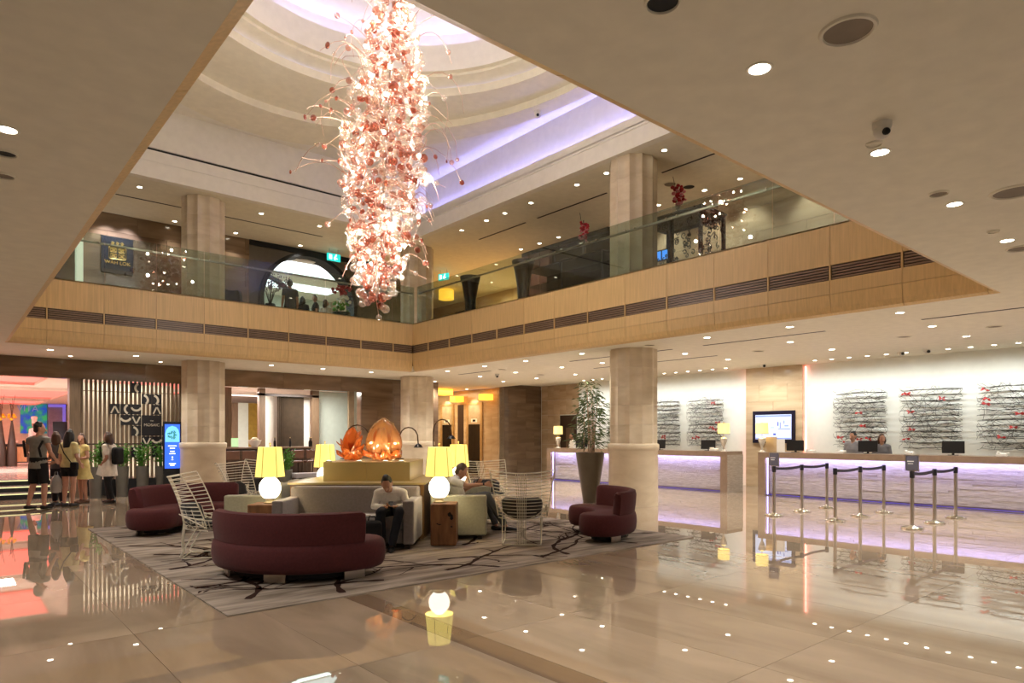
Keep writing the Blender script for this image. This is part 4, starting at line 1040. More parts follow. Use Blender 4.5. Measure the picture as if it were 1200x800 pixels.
# buffet counter with food
bf = thing('buffet_counter', 'light wood buffet counter with black top inside the restaurant', 'counter', (-8.9, 31.2, .45))
x1 = on_y(29, 31.2)+9.0; k = 0; x = x1-.02
MB().mm(0, 0, .1, x1+1.9, 1.0, .74).build('body', M_dkwood, bf)
while x > 4 and k < 8:
    MB().mm(x-.72, -.02, .14, x-.02, 0, .70).build('door', P('light_oak_front', '#c99a6c', .5, var=.06, stretch=(8, 8, .8)), bf); x -= .74; k += 1
MB().mm(x1+.15, -.02, .14, x1+.85, 0, .70).build('door', MATS['light_oak_front'], bf); MB().mm(x1+.9, -.02, .14, x1+1.6, 0, .70).build('door', MATS['light_oak_front'], bf)
MB().mm(-.05, -.06, .74, x1+2.0, 1.05, .80).build('top', M_blackm, bf)
q = random.Random(2)
for i in range(12):
    xx = bf.location.x+x1+1.7-i*.42; cz = 1.25
    col = ('#e9d6c2', '#c2543c', '#efe9e0', '#7b3a2a', '#d8b070')[i % 5]
    d = thing('food_platter', (ORD[i]+' food platter from the right on the buffet counter, '+('pale', 'red', 'white', 'brown', 'golden')[i % 5]), 'platter', (xx, 31.6, cz), 0, 'platters on the buffet')
    MB().lathe([(.08, 0), (.17, .03), (.19, .04), (.06, .02)], 16).build('dish', M_card, d)
    b = MB()
    for j in range(7): b.sphere((q.uniform(-.1, .1), q.uniform(-.1, .1), .06+q.uniform(0, .06)), q.uniform(.04, .06), 8, 6)
    tag(b.build('food', P('food_'+'abcde'[i % 5], col, .5), d), kind='stuff')
for i, px in enumerate((2, 15)):
    t_ = thing('tall_vase', ('tall dark cone vase with yellow flowers at the left picture edge', 'slim dark cone vase with a sunflower, second from the left edge')[i], 'vase', (on_y(px, 30), 30.4, .45))
    MB().lathe([(.16, 0), (.16, .6), (.12, .9), (.03, 1.65), (.045, 1.68), (.0, 1.66)], 16).build('vase', M_dkwood, t_)
    b = MB()
    for j in range(7): a = j*.9; b.sphere((.10*cos(a), .10*sin(a), 1.80+.09*sin(j*2.1)), .05, 8, 6)
    tag(b.build('flowers', P('yellow_flower', '#f2b61c', .6, var=.12), t_), kind='stuff')
    b = MB()
    for j in range(5): b.limb([(0, 0, 1.75), (.05*cos(j), .05*sin(j), 2.3), (.1*cos(j*1.3), .1*sin(j*1.3), 2.6-.12*j)], .006, n=4)
    tag(b.build('stems', M_dkwood, t_), kind='stuff')
# ---- slatted screen with letter tiles
SXA, SXB = 2.74, 5.13
sc_ = thing('slatted_screen', 'tall slatted timber screen with black letter tiles at the restaurant', 'screen', (SXA, WY+.12, 0))
MB().mm(-.26, -.12, 0, -.02, .25, 3.02).build('post', M_walnut, sc_)
ns = 24
for i in range(ns):
    x = .02+(SXB-SXA-.05)*i/(ns-1)
    MB().mm(x-.027, -.04, 1.36, x+.027, .06, 3.02).build('slat', M_walnut, sc_)
    MB().mm(x-.027, -.04, .42, x+.027, .06, 1.33).build('slat', M_walnut, sc_)
MB().mm(0, -.03, 1.325, SXB-SXA, .05, 1.365).build('rail', M_dkwood, sc_); MB().mm(0, -.03, 2.72, SXB-SXA, .04, 2.735).build('rail', M_dkwood, sc_)
MB().mm(0, -.05, 0, SXB-SXA, .08, .42).build('base', M_blackm, sc_)
M_pane = E('backlit_pane', '#fff0d6', 1.5)
struct(MB().mm(SXA, WY+.95, .42, SXB, WY+1.0, 3.0).build('wall_backlit', M_rwall))
area(((SXA+SXB)/2, WY+.55, 2.95), 2.2, .2, 22, (1, .92, .8), (0, .5, -1), 'screen_lamp'); area(((SXA+SXB)/2, WY+.55, .5), 2.2, .2, 16, (1, .92, .8), (0, .5, 1), 'screen_lamp')
M_let = P('brushed_letter', '#cfc6b4', .35, .3)
def tile_at(c, r, w_=1, h_=1):
    px0 = 3.37-SXA+c*.25; z1 = 2.98-r*.287
    b = MB().mm(px0, -.075, z1-.27-.287*(h_-1), px0+.237+.25*(w_-1), -.05, z1).build('letter_tile', M_black, sc_)
    return px0+.1185, z1-.135
def arcstroke(mb, cx, cz, r, a0, a1, w_=.026, y=-.08):
    n = 14; vs = []; fs = []
    for i in range(n+1):
        a = radians(a0+(a1-a0)*i/n)
        for q_ in (r-w_, r+w_):
            for yy in (y, y+.006): vs.append((cx+q_*cos(a), yy, cz+q_*sin(a)))
    for i in range(n):
        a = i*4; fs += [(a, a+4, a+6, a+2), (a+1, a+3, a+7, a+5), (a, a+1, a+5, a+4), (a+2, a+6, a+7, a+3)]
    mb.add(vs, fs)
def chevron(mb, cx, cz, up, y=-.078):
    for s in (-1, 1):
        mb.box((cx+s*.047, y, cz), (.036, .006, .2), Matrix.Rotation(-s*.42*(-1 if not up else 1), 3, 'Y'))
TL = [(2, 0, 'c'), (3, 1, 'd'), (4, 1, 'd'), (0, 2, 'A'), (1, 2, 'c'), (2, 2, 'u'), (4, 2, 'A'), (1, 3, 'u'), (2, 3, 'V'), (2, 4, 'd'), (3, 5, 'V'), (4, 5, 'u'), (5, 5, 'c'), (5, 4, 'c'), (2, 6, 'd'), (4, 6, '')]
for c_, r_, k in TL:
    cx, cz = tile_at(c_, r_); b = MB()
    if k == 'c': arcstroke(b, cx+.10, cz, .12, 115, 245)
    elif k == 'd': arcstroke(b, cx-.10, cz-.03, .13, -50, 75)
    elif k == 'u': arcstroke(b, cx, cz+.09, .12, 200, 340)
    elif k == 'A': chevron(b, cx, cz-.02, True)
    elif k == 'V': chevron(b, cx, cz, False)
    if k: b.build('letter', M_let, sc_)
cx, cz = tile_at(3, 3, 2, 2)
text('MOSAIC', .105, M_let, sc_, (cx+.125, -.08, cz-.13), (pi/2, 0, 0)); text('THE', .045, M_let, sc_, (cx+.125, -.08, cz-.015), (pi/2, 0, 0))
# menu stand behind the visitors
ms = thing('menu_stand', 'dark menu board on a stand at the top of the steps', 'sign stand', (on_y(73, 21.6), 21.6, .45))
MB().box((0, 0, 1.25), (.42, .04, .5), Matrix.Rotation(-.3, 3, 'X')).build('board', P('menu_board', '#2c2436', .4), ms); MB().limb([(0, 0, 0), (0, 0, 1.1)], .02, n=8).build('pole', M_steel, ms); MB().lathe([(.2, 0), (.2, .02), (0, .03)], 18).build('foot', M_steel, ms)
# ---- planters before the screen
M_green = P('bright_leaf', '#4f8a2c', .5, var=.25, scale=4); M_pot2 = P('grey_planter', '#5b574f', .55, var=.05)
def leafy(x, y, h, label, seed, k=1.0):
    q = random.Random(seed); t_ = thing('leafy_planter', label, 'plant', (x, y, 0))
    MB().lathe([(.125*k, 0), (.125*k, .015), (.16*k, h), (.145*k, h), (.14*k, h-.05), (0, h-.06)], 28).build('pot', M_pot2, t_)
    b = MB(); st = MB()
    for i in range(16):
        a, r0 = q.uniform(0, 2*pi), q.uniform(.02, .11); hh = q.uniform(.3, .62); ln = q.uniform(.02, .16)
        pts = [(r0*cos(a), r0*sin(a), h-.06), (r0*cos(a)+ln*.4*cos(a), r0*sin(a)+ln*.4*sin(a), h+hh*.6), (r0*cos(a)+ln*cos(a), r0*sin(a)+ln*sin(a), h+hh)]
        st.limb(pts, [.008, .007, .004], n=5)
        for j in range(12):
            t = .3+.7*j/11; p = Vector(pts[0]).lerp(Vector(pts[2]), t); az = j*2.4+a
            leafblade(b, p, (cos(az), sin(az), .7), q.uniform(.10, .16), q.uniform(.018, .026))
    tag(st.build('stems', M_green, t_), kind='stuff'); tag(b.build('leaves', M_green, t_), kind='stuff')
leafy(on_y(112, 19.5), 19.5, .78, 'grey planter of leafy stems behind the woman in the yellow dress', 1)
leafy(on_y(143, 19.5), 19.5, .78, 'grey planter of leafy stems behind the woman in the white tunic', 2)
leafy(on_y(167, 19.4), 19.4, .78, 'grey planter of leafy stems under the name tile of the screen', 3)
leafy(on_y(190, 19.4), 19.4, .76, 'grey planter of leafy stems partly hidden by the blue display', 4)
# ---- blue display totem
kx, ky = (4.40+4.74)/2-.02, 18.85
ki = thing('display_totem', 'slim black display totem with glowing blue screen by the left column', 'display', (kx, ky, 0), -.12)
MB().mm(-.20, -.03, 0, .20, .06, .64).build('stand', M_blackm, ki); bevel(MB().mm(-.20, -.03, .64, .22, .06, 1.93).build('case', M_blackm, ki), .01)
M_blue = E('blue_screen', '#2f62ee', 1.3); M_lblue = E('light_blue_screen', '#6fbef2', 1.2); M_tealp = E('teal_print', '#3d8f86', .8)
MB().mm(-.165, -.036, .72, .185, -.031, 1.86).build('screen', M_blue, ki)
b = MB(); b.prism([(-.155, 1.40), (.175, 1.40), (.175, 1.62), (.15, 1.72), (.10, 1.79), (.01, 1.82), (-.08, 1.79), (-.13, 1.72), (-.155, 1.62)], 0, .003); o = b.build('picture', M_lblue, ki, (0, -.037, 0), (pi/2, 0, 0))
b = MB(); qq = random.Random(4)
for i in range(16): a = i*.9; b.box((.01+.1*cos(a)*qq.uniform(.4, 1), -.043, 1.58+.12*sin(a)*qq.uniform(.4, 1)), (.07, .002, .03), Matrix.Rotation(a, 3, 'Y'))
b.build('print', M_tealp, ki)
b = MB()
for (z, w_) in ((1.30, .20), (1.24, .12), (1.16, .10), (1.10, .14), (.84, .16), (.80, .1)): b.box((.01, -.039, z), (w_, .003, .022))
b.box((.01, -.039, 1.0), (.03, .003, .05)); b.box((.01, -.039, .94), (.05, .003, .01)); b.build('text_lines', M_signw, ki)

# ================================================================== BAR OPENING
M_curt = P('brown_curtain', '#4c3d2c', .85, var=.08); M_gold = P('gold_curtain', '#8d7327', .8, var=.08); M_tan = P('tan_post', '#8a765c', .6)
YB = 23.0
def slabx(px0, px1, Y, z0, z1, nm, m, t=.12, par=None): return MB().mm(on_y(px0, Y), Y, z0, on_y(px1, Y), Y+t, z1).build(nm, m, par)
pf = thing('framed_partition', 'dark timber frame with curtains and white panels behind the bar', 'partition', (0, 0, 0))
slabx(304, 311, YB, 0, 3.2, 'post', M_walnut, .2, pf); slabx(366, 374, YB, 0, 3.2, 'post', M_walnut, .2, pf); slabx(304, 374, YB, 2.95, 3.03, 'header', M_dkwood, .2, pf)
slabx(311, 325, YB+.6, 0, 3.0, 'white_panel', M_white, .05, pf); slabx(356, 366, YB+.5, 0, 3.0, 'white_panel', M_white, .05, pf)
for (a, c_) in ((325, 332), (332, 340), (340, 348), (348, 356)):
    x0, x1 = on_y(a, YB+.2), on_y(c_, YB+.2); n = 12
    l1 = [(x0+(x1-x0)*i/n, YB+.2+.04*sin(i*pi/1.5)) for i in range(n+1)]; MB().prism(l1+[(x, y+.03) for x, y in reversed(l1)], .0, 2.95, sm=False).build('curtain', M_curt, pf)
cw = thing('cream_partition', 'cream partition wall with tan post at the right of the bar', 'partition', (0, 0, 0))
slabx(374, 412, YB+.3, 0, 3.2, 'panel', M_pale, .1, cw); slabx(409, 415, YB-.4, 0, 3.2, 'post', M_tan, .12, cw); slabx(415, 428, YB-.2, 0, 3.2, 'panel', M_pale, .1, cw)
dp = thing('curtained_bay', 'gold and brown curtains with white pillar deep inside the restaurant', 'curtain', (0, 0, 0))
for (a, c_, m, nm) in ((272, 279, M_walnut, 'curtain'), (279, 291, M_pale, 'pillar'), (291, 303, M_gold, 'curtain'), (303, 330, M_rwall, 'wall_panel')):
    slabx(a, c_, 27.5, 0, 2.9, nm, m, .2, dp)
slabx(263.5, 271.5, 21.75, 0, 3.1, 'timber_post', M_walnut, .2, pf)
bar = thing('bar_counter', 'dark timber bar counter with stone top along the opening', 'counter', (6.0, 20.9, 0))
bl = on_y(366, 20.9)-6.0
MB().mm(0, .1, 0, bl, .7, 1.16).build('body', M_dkwood, bar); MB().mm(-.1, 0, 1.16, bl, .75, 1.21).build('top', M_counter, bar)
n = 7
for i in range(n): MB().mm(bl*i/n+.02, .07, .1, bl*(i+1)/n-.02, .1, 1.1).build('front_panel', P('bar_panel', '#4a3526', .45, var=.1), bar)
def item(nm, lb, cat, px, Y, z, build):
    root = thing(nm, lb, cat, (on_y(px, Y), Y, z)); build(root)
item('bowl', 'large white bowl on the bar counter', 'bowl', 298.5, 21.2, 1.21, lambda r: (MB().lathe([(.07, 0), (.16, .1), (.2, .22), (.17, .2), (.0, .02)], 20).build('bowl', M_card, r), MB().sphere((0, 0, .17), .14, 12, 8).build('fruit', P('pale_fruit', '#d9d0a8', .5), r)))
item('green_card', 'small green lit card on the bar counter', 'card', 275, 21.2, 1.21, lambda r: (MB().box((0, 0, .15), (.2, .03, .26)).build('card', E('pale_green_card', '#bfe8b0', .9), r), MB().box((0, 0, .01), (.2, .1, .02)).build('foot', M_steel, r)))
for i, px in enumerate((322, 340, 378, 395)):
    item('bottle', ('dark bottle standing on the bar above the left lamp', 'dark bottle on the bar beside the green plant', 'dark bottle standing at the right end of the bar', 'slim dark bottle on the bar left of the orange glass shell')[i], 'bottle', px if px < 366 else 360+i*1.5, 21.2, 1.21, lambda r: (MB().lathe([(.035, 0), (.04, .02), (.04, .16), (.015, .22), (.013, .29)], 12).build('body', M_blackm, r), MB().lathe([(.016, .28), (.016, .31)], 10).build('cap', M_brass, r)))
leafy(on_y(333, 19.6), 19.5, .55, 'leafy plant in a grey pot in front of the bar', 9, 1.25)
def stool(px, Y, lb, rot=0):
    root = thing('bar_stool', lb, 'stool', (on_y(px, Y), Y, 0), rot, 'bar stools along the bar')
    bevel(MB().mm(-.2, -.2, .72, .2, .2, .78).build('seat', P('stool_leather', '#5f3d2a', .5), root), .02); bevel(MB().mm(-.2, -.21, .85, .2, -.17, 1.12).build('backrest', MATS['stool_leather'], root), .015)
    for sx in (-1, 1):
        MB().mm(sx*.16-.015, -.2, .78, sx*.16+.015, -.17, .9).build('back_post', M_dkwood, root)
        for sy in (-1, 1): MB().limb([(sx*.17, sy*.17, .72), (sx*.2, sy*.2, 0)], .018, n=8).build('leg', M_dkwood, root)
    for sy in (-1, 1): MB().limb([(-.19, sy*.19, .28), (.19, sy*.19, .28)], .012, n=6).build('foot_rail', M_dkwood, root)
stool(346, 20.45, 'dark bar stool right of the green plant, nearest it'); stool(363, 20.45, 'dark bar stool farthest right along the bar')
stool(289, 20.45, 'dark bar stool left of the lit table lamp'); stool(270, 20.45, 'dark bar stool nearest the left column')
bn = thing('low_bench', 'pale grey low bench in front of the bar stools', 'bench', (on_y(373, 19.2), 19.3, 0))
bevel(MB().mm(-.75, -.2, .3, .75, .25, .45).build('seat', M_greyf, bn), .03); MB().mm(-.65, -.1, 0, .65, .15, .3).build('base', M_blackm, bn)

# ================================================================== LIFTS
M_jamb = P('gold_jamb', '#c9a878', .35, .5); M_door = P('lift_door', '#3b332c', .25, .6, var=.08); M_transom = P('champagne_panel', '#c8b596', .35, .4)
for i, (a, c_) in enumerate(LIFT):
    y0, y1 = min(a, c_), max(a, c_); root = thing('lift_doorway', ('lift doorway with dark doors nearer the dark marble wall', 'lift doorway with dark doors beside the rear column')[1-i] if True else '', 'lift', (16.98, y0, 0)); L_ = y1-y0
    MB().mm(-.06, 0, 0, -.01, .14, 2.95).build('jamb', M_jamb, root); MB().mm(-.06, L_-.14, 0, -.01, L_, 2.95).build('jamb', M_jamb, root); MB().mm(-.06, .14, 2.87, -.01, L_-.14, 2.95).build('head', M_jamb, root)
    MB().mm(-.045, .14, 2.05, -.01, L_-.14, 2.87).build('transom', M_transom, root)
    MB().mm(-.03, .14, .0, -.012, L_/2-.004, 2.05).build('door_leaf', M_door, root); MB().mm(-.03, L_/2+.004, .0, -.012, L_-.14, 2.05).build('door_leaf', M_door, root)
    MB().mm(-.055, L_/2-.2, 2.13, -.045, L_/2+.2, 2.28).build('indicator', M_card, root); MB().mm(-.06, L_/2-.1, 2.16, -.055, L_/2+.1, 2.25).build('indicator_screen', M_blackm, root)
    spot((16.55, y0+L_/2, 3.46), 120, 75, (1, .85, .6), aim=(.3, 0, -1)); downlight(16.55, y0+L_/2, ZC, .06, 'downlight washing the wall above the '+('left', 'right')[i]+' lift door', 'downlights over the lift doors', 0)
ya, yb_ = max(LIFT[1]), min(LIFT[0]); struct(MB().mm(16.97, ya+.25, 0, 16.995, yb_-.25, 2.9).build('trim_lift_panel', M_dkwood))
M_amber = E('amber_glass_light', '#ffab3a', 2.2)
for i, (x, y) in enumerate(((15.6, on_x(517, 15.6)), (16.7, on_x(536, 16.7)), (16.7, on_x(570, 16.7)))):
    root = thing('amber_ceiling_light', ('large amber glass ceiling light at the lift lobby', 'amber glass wall light between the two lifts', 'amber glass wall light right of the lifts')[i], 'light', (x, y, 3.5 if i == 0 else 3.2))
    k = .7 if i == 0 else .45
    for j in range(3): MB().mm(-.55*k, (-.42+.3*j)*k, -.26 if i == 0 else -.2, .55*k if i == 0 else .2, (-.14+.3*j)*k, -.02 if i == 0 else .05).build('glass_block', M_amber, root)
l_ = area((15.4, 23.5, 3.42), 1.6, 3, 160, (1, .72, .38), (0, 0, -1), 'lift_lobby_lamp')

# ================================================================== UPPER STOREY FURNISHING
# name board
nb = thing('name_board', 'dark square restaurant name board with gold emblem on the upper wall', 'sign', (3.735, 21.2, 6.57))
MB().mm(-.385, 0, -.40, .385, .06, .5).build('board', P('dark_blue_board', '#1d2230', .35), nb); MB().mm(-.385, -.0, -.5, .385, .06, -.40).build('lower_strip', P('brown_strip', '#3f352a', .5), nb)
M_gold2 = P('gold_letter', '#d9b25e', .35, .4)
text('WAH LOK', .135, M_gold2, nb, (0, -.012, -.21), (pi/2, 0, 0))
b = MB()
def rr_loop(cx, cz, w_, h_, r, n=5): 
    o = []
    for (sx, sz, a0) in ((1, 1, 0), (-1, 1, 90), (-1, -1, 180), (1, -1, 270)):
        for i in range(n+1): a = radians(a0+90*i/n); o.append((cx+sx*(w_-r)+r*cos(a), -.012, cz+sz*(h_-r)+r*sin(a)))
    return o
b.tube(rr_loop(0, .06, .21, .17, .06), .010, 6, closed=True)
for sx in (-1, 1):
    for sz in (-1, 1):
        cx, cz = sx*.098, .06+sz*.075
        b.tube(rr_loop(cx, cz, .075, .055, .03), .007, 5, closed=True); b.tube(rr_loop(cx, cz, .038, .024, .012), .006, 5, closed=True); b.limb([(cx-.07, -.012, cz-.05), (cx+.07, -.012, cz+.05)], .006, n=5); b.limb([(cx-.05, -.012, cz+.04), (cx+.05, -.012, cz-.04)], .006, n=5)
b.build('emblem', M_gold2, nb)
b = MB()
for i in (-1, 0, 1):
    cx, cz = i*.115, .33
    for (dx, dz, l, a) in ((0, 0, .09, 0), (0, .03, .07, .1), (-.02, -.02, .06, 1.2), (.02, -.02, .06, -1.1), (0, .0, .09, 1.57)):
        b.box((cx+dx, -.012, cz+dz), (l, .008, .013), Matrix.Rotation(a+i*.15, 3, 'Y'))
b.build('characters', M_gold2, nb)
struct(MB().mm(2.75, 21.0, ZM, 2.9, 21.3, 7.0).build('trim_lit_strip', E('pale_strip_light', '#e9ecd2', .9)))
# black carved cabinet-kiosk with a small screen
M_iron = P('black_iron', '#17171a', .35, .5)
kk = thing('black_lattice_kiosk', 'black lattice kiosk with scrollwork and small blue screen upstairs', 'kiosk', (12.5, 8.3, ZM)); KW, KL, KH = .9, 1.5, 1.86
for (x, y) in ((0, 0), (KW, 0), (0, KL), (KW, KL), (0, KL/2)): MB().mm(x-.035, y-.035, 0, x+.035, y+.035, KH).build('post', M_iron, kk)
MB().mm(-.06, -.06, KH-.04, KW+.06, KL+.06, KH).build('roof', M_iron, kk); b = MB(); frame(b, 0, KW, 0, KL, KH-.13, KH-.06, .03); b.build('rail', M_iron, kk)
MB().mm(0, 0, 0, KW, KL, .75).build('base', M_iron, kk)
q = random.Random(8); b = MB()
for (o_, u_, L_) in (((0, 0), (0, 1), KL), ((0, 0), (1, 0), KW), ((KW, 0), (0, 1), KL)):
    for k in range(46):
        t, z, r = q.uniform(.05, L_-.05), q.choice((q.uniform(.8, 1.1), q.uniform(1.45, 1.75), q.uniform(.8, 1.75))), q.uniform(.03, .09); a0 = q.uniform(0, 6)
        b.tube([(o_[0]+u_[0]*(t+r*(1-i/14)*cos(a0+i*.55)), o_[1]+u_[1]*(t+r*(1-i/14)*cos(a0+i*.55)), z+r*(1-i/14)*sin(a0+i*.55)) for i in range(12)], .012, 4)
tag(b.build('scrollwork', M_iron, kk), kind='stuff')
ms_ = MB().box((.14, 1.12, 1.02), (.03, .36, .26)).build('small_screen', M_black, kk)
b = MB(); b.box((.12, 1.03, 1.02), (.008, .14, .2)); b.box((.12, 1.21, 1.02), (.008, .14, .2)); b.build('screen_glow', E('small_blue_screen', '#4f9bff', 1.6), ms_)
# dark cabinet with flower vase, another vase farther right
cb = thing('smoked_cabinet', 'dark smoked glass display cabinet upstairs left of the right column', 'cabinet', (13.2, 11.75, ZM))
MB().mm(0, 0, 0, .9, 3.0, .3).build('plinth', M_blackm, cb)
for (x, y) in ((0, 0), (0, 1.5), (0, 3.0), (.9, 0), (.9, 3.0)): MB().mm(x-.02, y-.02, .3, x+.02, y+.02, 1.72).build('post', M_black, cb)
MB().mm(-.03, -.03, 1.72, .93, 3.03, 1.76).build('top', M_black, cb); MB().mm(.85, 0, .3, .88, 3.0, 1.72).build('back', M_dkglass, cb)
for z in (.8, 1.25): MB().mm(.02, .02, z, .84, 2.98, z+.015).build('shelf', M_dkglass, cb)
M_petal = P('red_petal', '#b3283a', .6, var=.15); M_pinkp = P('pink_petal', '#d98a96', .6, var=.1)
M_vglass = glassy('vase_glass', '#e9efe9', .12)
def flower_vase(x, y, z, h, hf, lb, seed):
    q = random.Random(seed); root = thing('flower_vase', lb, 'vase', (x, y, z))
    MB().lathe([(.07, 0), (.07, .02), (.05, .1), (.07, h), (.075, h)], 18).build('vase', M_vglass, root)
    st = MB(); st.limb([(0, 0, .03), (.0, .0, h), (.02, .03, h+hf*.9)], .012, n=6); st.limb([(0, 0, h), (-.03, .12, h+hf*1.3)], .006, n=5); st.limb([(0, 0, h), (.04, -.15, h+.2)], .006, n=5); tag(st.build('stems', M_dkwood, root), kind='stuff')
    for m, nm, n in ((M_petal, 'red_flowers', 26), (M_pinkp, 'pink_flowers', 14)):
        b = MB()
        for i in range(n):
            t = q.random(); a = q.uniform(0, 6.3); r = .13*q.random()
            b.sphere((r*cos(a), r*sin(a)*1.2-(.08 if nm[0] == 'p' and i % 2 else 0), h-.02+hf*t*.85-(.1 if nm[0] == 'p' else 0)), q.uniform(.03, .055), 8, 6, sc=(1, 1, .8))
        tag(b.build(nm, m, root), kind='stuff')
flower_vase(13.35, 12.55, ZM+1.76, .5, .55, 'glass vase of red flowers on the smoked cabinet upstairs', 3)
flower_vase(12.95, 9.2, ZM+1.87, .42, .45, 'tall glass vase of dark red flowers on top of the black kiosk', 6)
# black flared floor vases
def flared(x, y, lb):
    root = thing('flared_floor_vase', lb, 'vase', (x, y, ZM)); MB().lathe([(.20, 0), (.19, .05), (.165, .6), (.18, 1.1), (.25, 1.55), (.33, 1.82), (.32, 1.84), (.24, 1.6), (0, 1.5)], 32).build('body', P('black_lacquer', '#0d0d0f', .3), root); MB().lathe([(0, 1.6), (.25, 1.6)], 24).build('soil', M_soil, root)
flared(12.6, 16.7, 'black flared floor vase in front of the upstairs lifts'); flared(12.6, 14.2, 'black flared floor vase right of the upstairs lift opening')
# round low table at the right, pale
rt = thing('round_stool', 'round dark padded stool upstairs right of the kiosk', 'stool', (12.2, 6.35, ZM)); MB().lathe([(.3, .3), (.32, .33), (.32, .42), (.28, .46), (0, .47)], 24).build('seat', M_pad, rt); MB().lathe([(.26, 0), (.26, .3)], 20).build('base', M_blackm, rt)
# lift landing lamp and doors
dl = thing('drum_pendant', 'yellow glass drum light over the upstairs lift landing', 'light', (16.2, on_x(523, 16.2), 7.73)); MB().lathe([(.30, -.42), (.32, -.40), (.32, -.04), (.30, -.02)], 28).build('drum', E('yellow_drum_glow', '#ffc23d', 1.8), dl); MB().lathe([(.1, -.03), (.1, .01)], 14).build('rose', M_brass, dl)
for i, (a, c_) in enumerate(((518, 531), (548, 560))):
    y0, y1 = sorted((on_x(a, 18.2), on_x(c_, 18.2))); root = thing('lift_doorway', ('upstairs lift doorway behind the yellow drum light', 'upstairs lift doorway right of the flared vase')[i], 'lift', (18.18, y0, ZM)); L_ = y1-y0
    MB().mm(-.05, 0, 0, -.01, .1, 2.6).build('jamb', M_jamb, root); MB().mm(-.05, L_-.1, 0, -.01, L_, 2.6).build('jamb', M_jamb, root); MB().mm(-.04, .1, 0, -.01, L_-.1, 2.05).build('door_leaf', M_door, root); MB().mm(-.04, .1, 2.05, -.01, L_-.1, 2.6).build('transom', M_transom, root)
struct(MB().mm(18.14, on_x(547, 18.14)+.1, ZM, 18.19, on_x(532, 18.14)-.1, 7.3).build('trim_upper_panel', M_dkwood))
area((9.8, 24.4, 7.3), 2.5, 2.5, 140, (.9, 1, 1), (0, 0, -1), 'dining_fill')  # unseen fill light, added to brighten the room behind the gate
area((16.4, 20.5, 7.6), 2, 2.5, 260, (1, .75, .35), (0, 0, -1), 'landing_lamp')
# dark rounded chair at the rear balcony, flowers at the gate
ch = thing('tub_chair', 'black round backed tub chair on the rear balcony', 'chair', (on_y(271, 19.7), 19.7, ZM), 2.9)
bevel(MB().mm(-.26, -.25, .25, .26, .25, .45).build('seat', M_pad, ch), .04); b = MB(); b.loft([[(-.3*cos(a)*f, -.26*sin(a)*f*1.0-.02, z) for a in [pi*i/12 for i in range(13)]]+[(.24*cos(a)*f*-1*-1, -.2*sin(a)*f-.02, z) for a in [pi*i/12 for i in range(13)]] for z, f in ((.3, 1), (.8, 1.02), (1.0, .9), (1.05, .6))]); b.build('backrest', M_pad, ch)
for sx in (-1, 1):
    for sy in (-1, 1): MB().limb([(sx*.2, sy*.2, 0), (sx*.18, sy*.18, .26)], .02, n=6).build('leg', M_dkwood, ch)
gv = thing('flower_stand', 'tall dark stand of red and white flowers at the round gate', 'flowers', (on_y(397, 20.95), 20.75, ZM))
MB().lathe([(.22, 0), (.2, .5), (.3, 1.0), (0, .98)], 20).build('stand', P('dark_green_pot', '#1d2a26', .4), gv)
q = random.Random(4)
for nm, m, zz, n in (('red_flowers', M_petal, 1.75, 26), ('white_flowers', M_card, 1.4, 16), ('leaves', M_green, 1.2, 22)):
    b = MB()
    for i in range(n): a = q.uniform(0, 6.3); r = .3*q.random(); b.sphere((r*cos(a), r*sin(a), zz+q.uniform(-.14, .14)), q.uniform(.04, .07), 8, 6)
    tag(b.build(nm, m, gv), kind='stuff')
bt = thing('branch_vase', 'dark vase with purple blossom branches inside the round gate', 'flowers', (on_y(318, 22.2), 22.3, ZM)); MB().lathe([(.2, 0), (.25, .9), (.16, 1.3), (0, 1.28)], 18).build('vase', M_blackm, bt)
b = MB(); b2 = MB()
for i in range(16):
    a = q.uniform(0, 6.3); pts = [(0, 0, 1.2), (.15*cos(a), .15*sin(a), 1.7), (.6*cos(a), .5*sin(a), 2.0+q.uniform(-.1, .35))]; b.limb(pts, [.012, .009, .004], n=5)
    for j in range(14): t = q.uniform(.4, 1); p = Vector(pts[1]).lerp(Vector(pts[2]), t); b2.sphere((p.x+q.uniform(-.08, .08), p.y+q.uniform(-.08, .08), p.z+q.uniform(-.08, .08)), .022, 6, 4)
tag(b.build('branches', M_dkwood, bt), kind='stuff'); tag(b2.build('blossoms', P('purple_blossom', '#6d3a5c', .7), bt), kind='stuff')
# ================================================================== CHANDELIER
M_bub = glassy('clear_bubble', '#fffaf4', .16, .02, .05, '#f6efe8', .75); M_bubp = glassy('pink_bubble', '#f1d3c8', .14, .02, .12, '#dcb8ac', .8); M_bubr = glassy('coral_bubble', '#dd9f86', .10, .03, .30, '#bd7660', .9)
M_bulb = E('halogen_bulb', '#fff2dc', 55); M_wirec = P('pale_wire', '#c9a793', .4, .3)
q = random.Random(21)
top = rd(-2.0, 11.40)
chd = thing('chandelier', 'tall hanging cascade of clear and coral glass bubbles with bright lamps', 'chandelier', (top[0], top[1], 10.9))
EN = [(10.9, .30), (9.9, .26), (9.0, .30), (8.28, .46), (7.55, .62), (6.8, .74), (6.09, .78), (5.36, .66), (4.63, .52), (4.1, .36), (3.75, .22), (3.5, .08)]
def env(z):
    for (za, ra), (zb, rb2) in zip(EN, EN[1:]):
        if zb <= z <= za: return rb2+(ra-rb2)*(z-zb)/(za-zb)
    return .05
def axis(z):
    t = (9.0-z)/5.5; r = -2.0-.34*max(0, t); x, y = rd(r, 11.40); return x-top[0], y-top[1]
kinds = [('clear', M_bub), ('pink', M_bubp), ('coral', M_bubr)]; meshes = {}
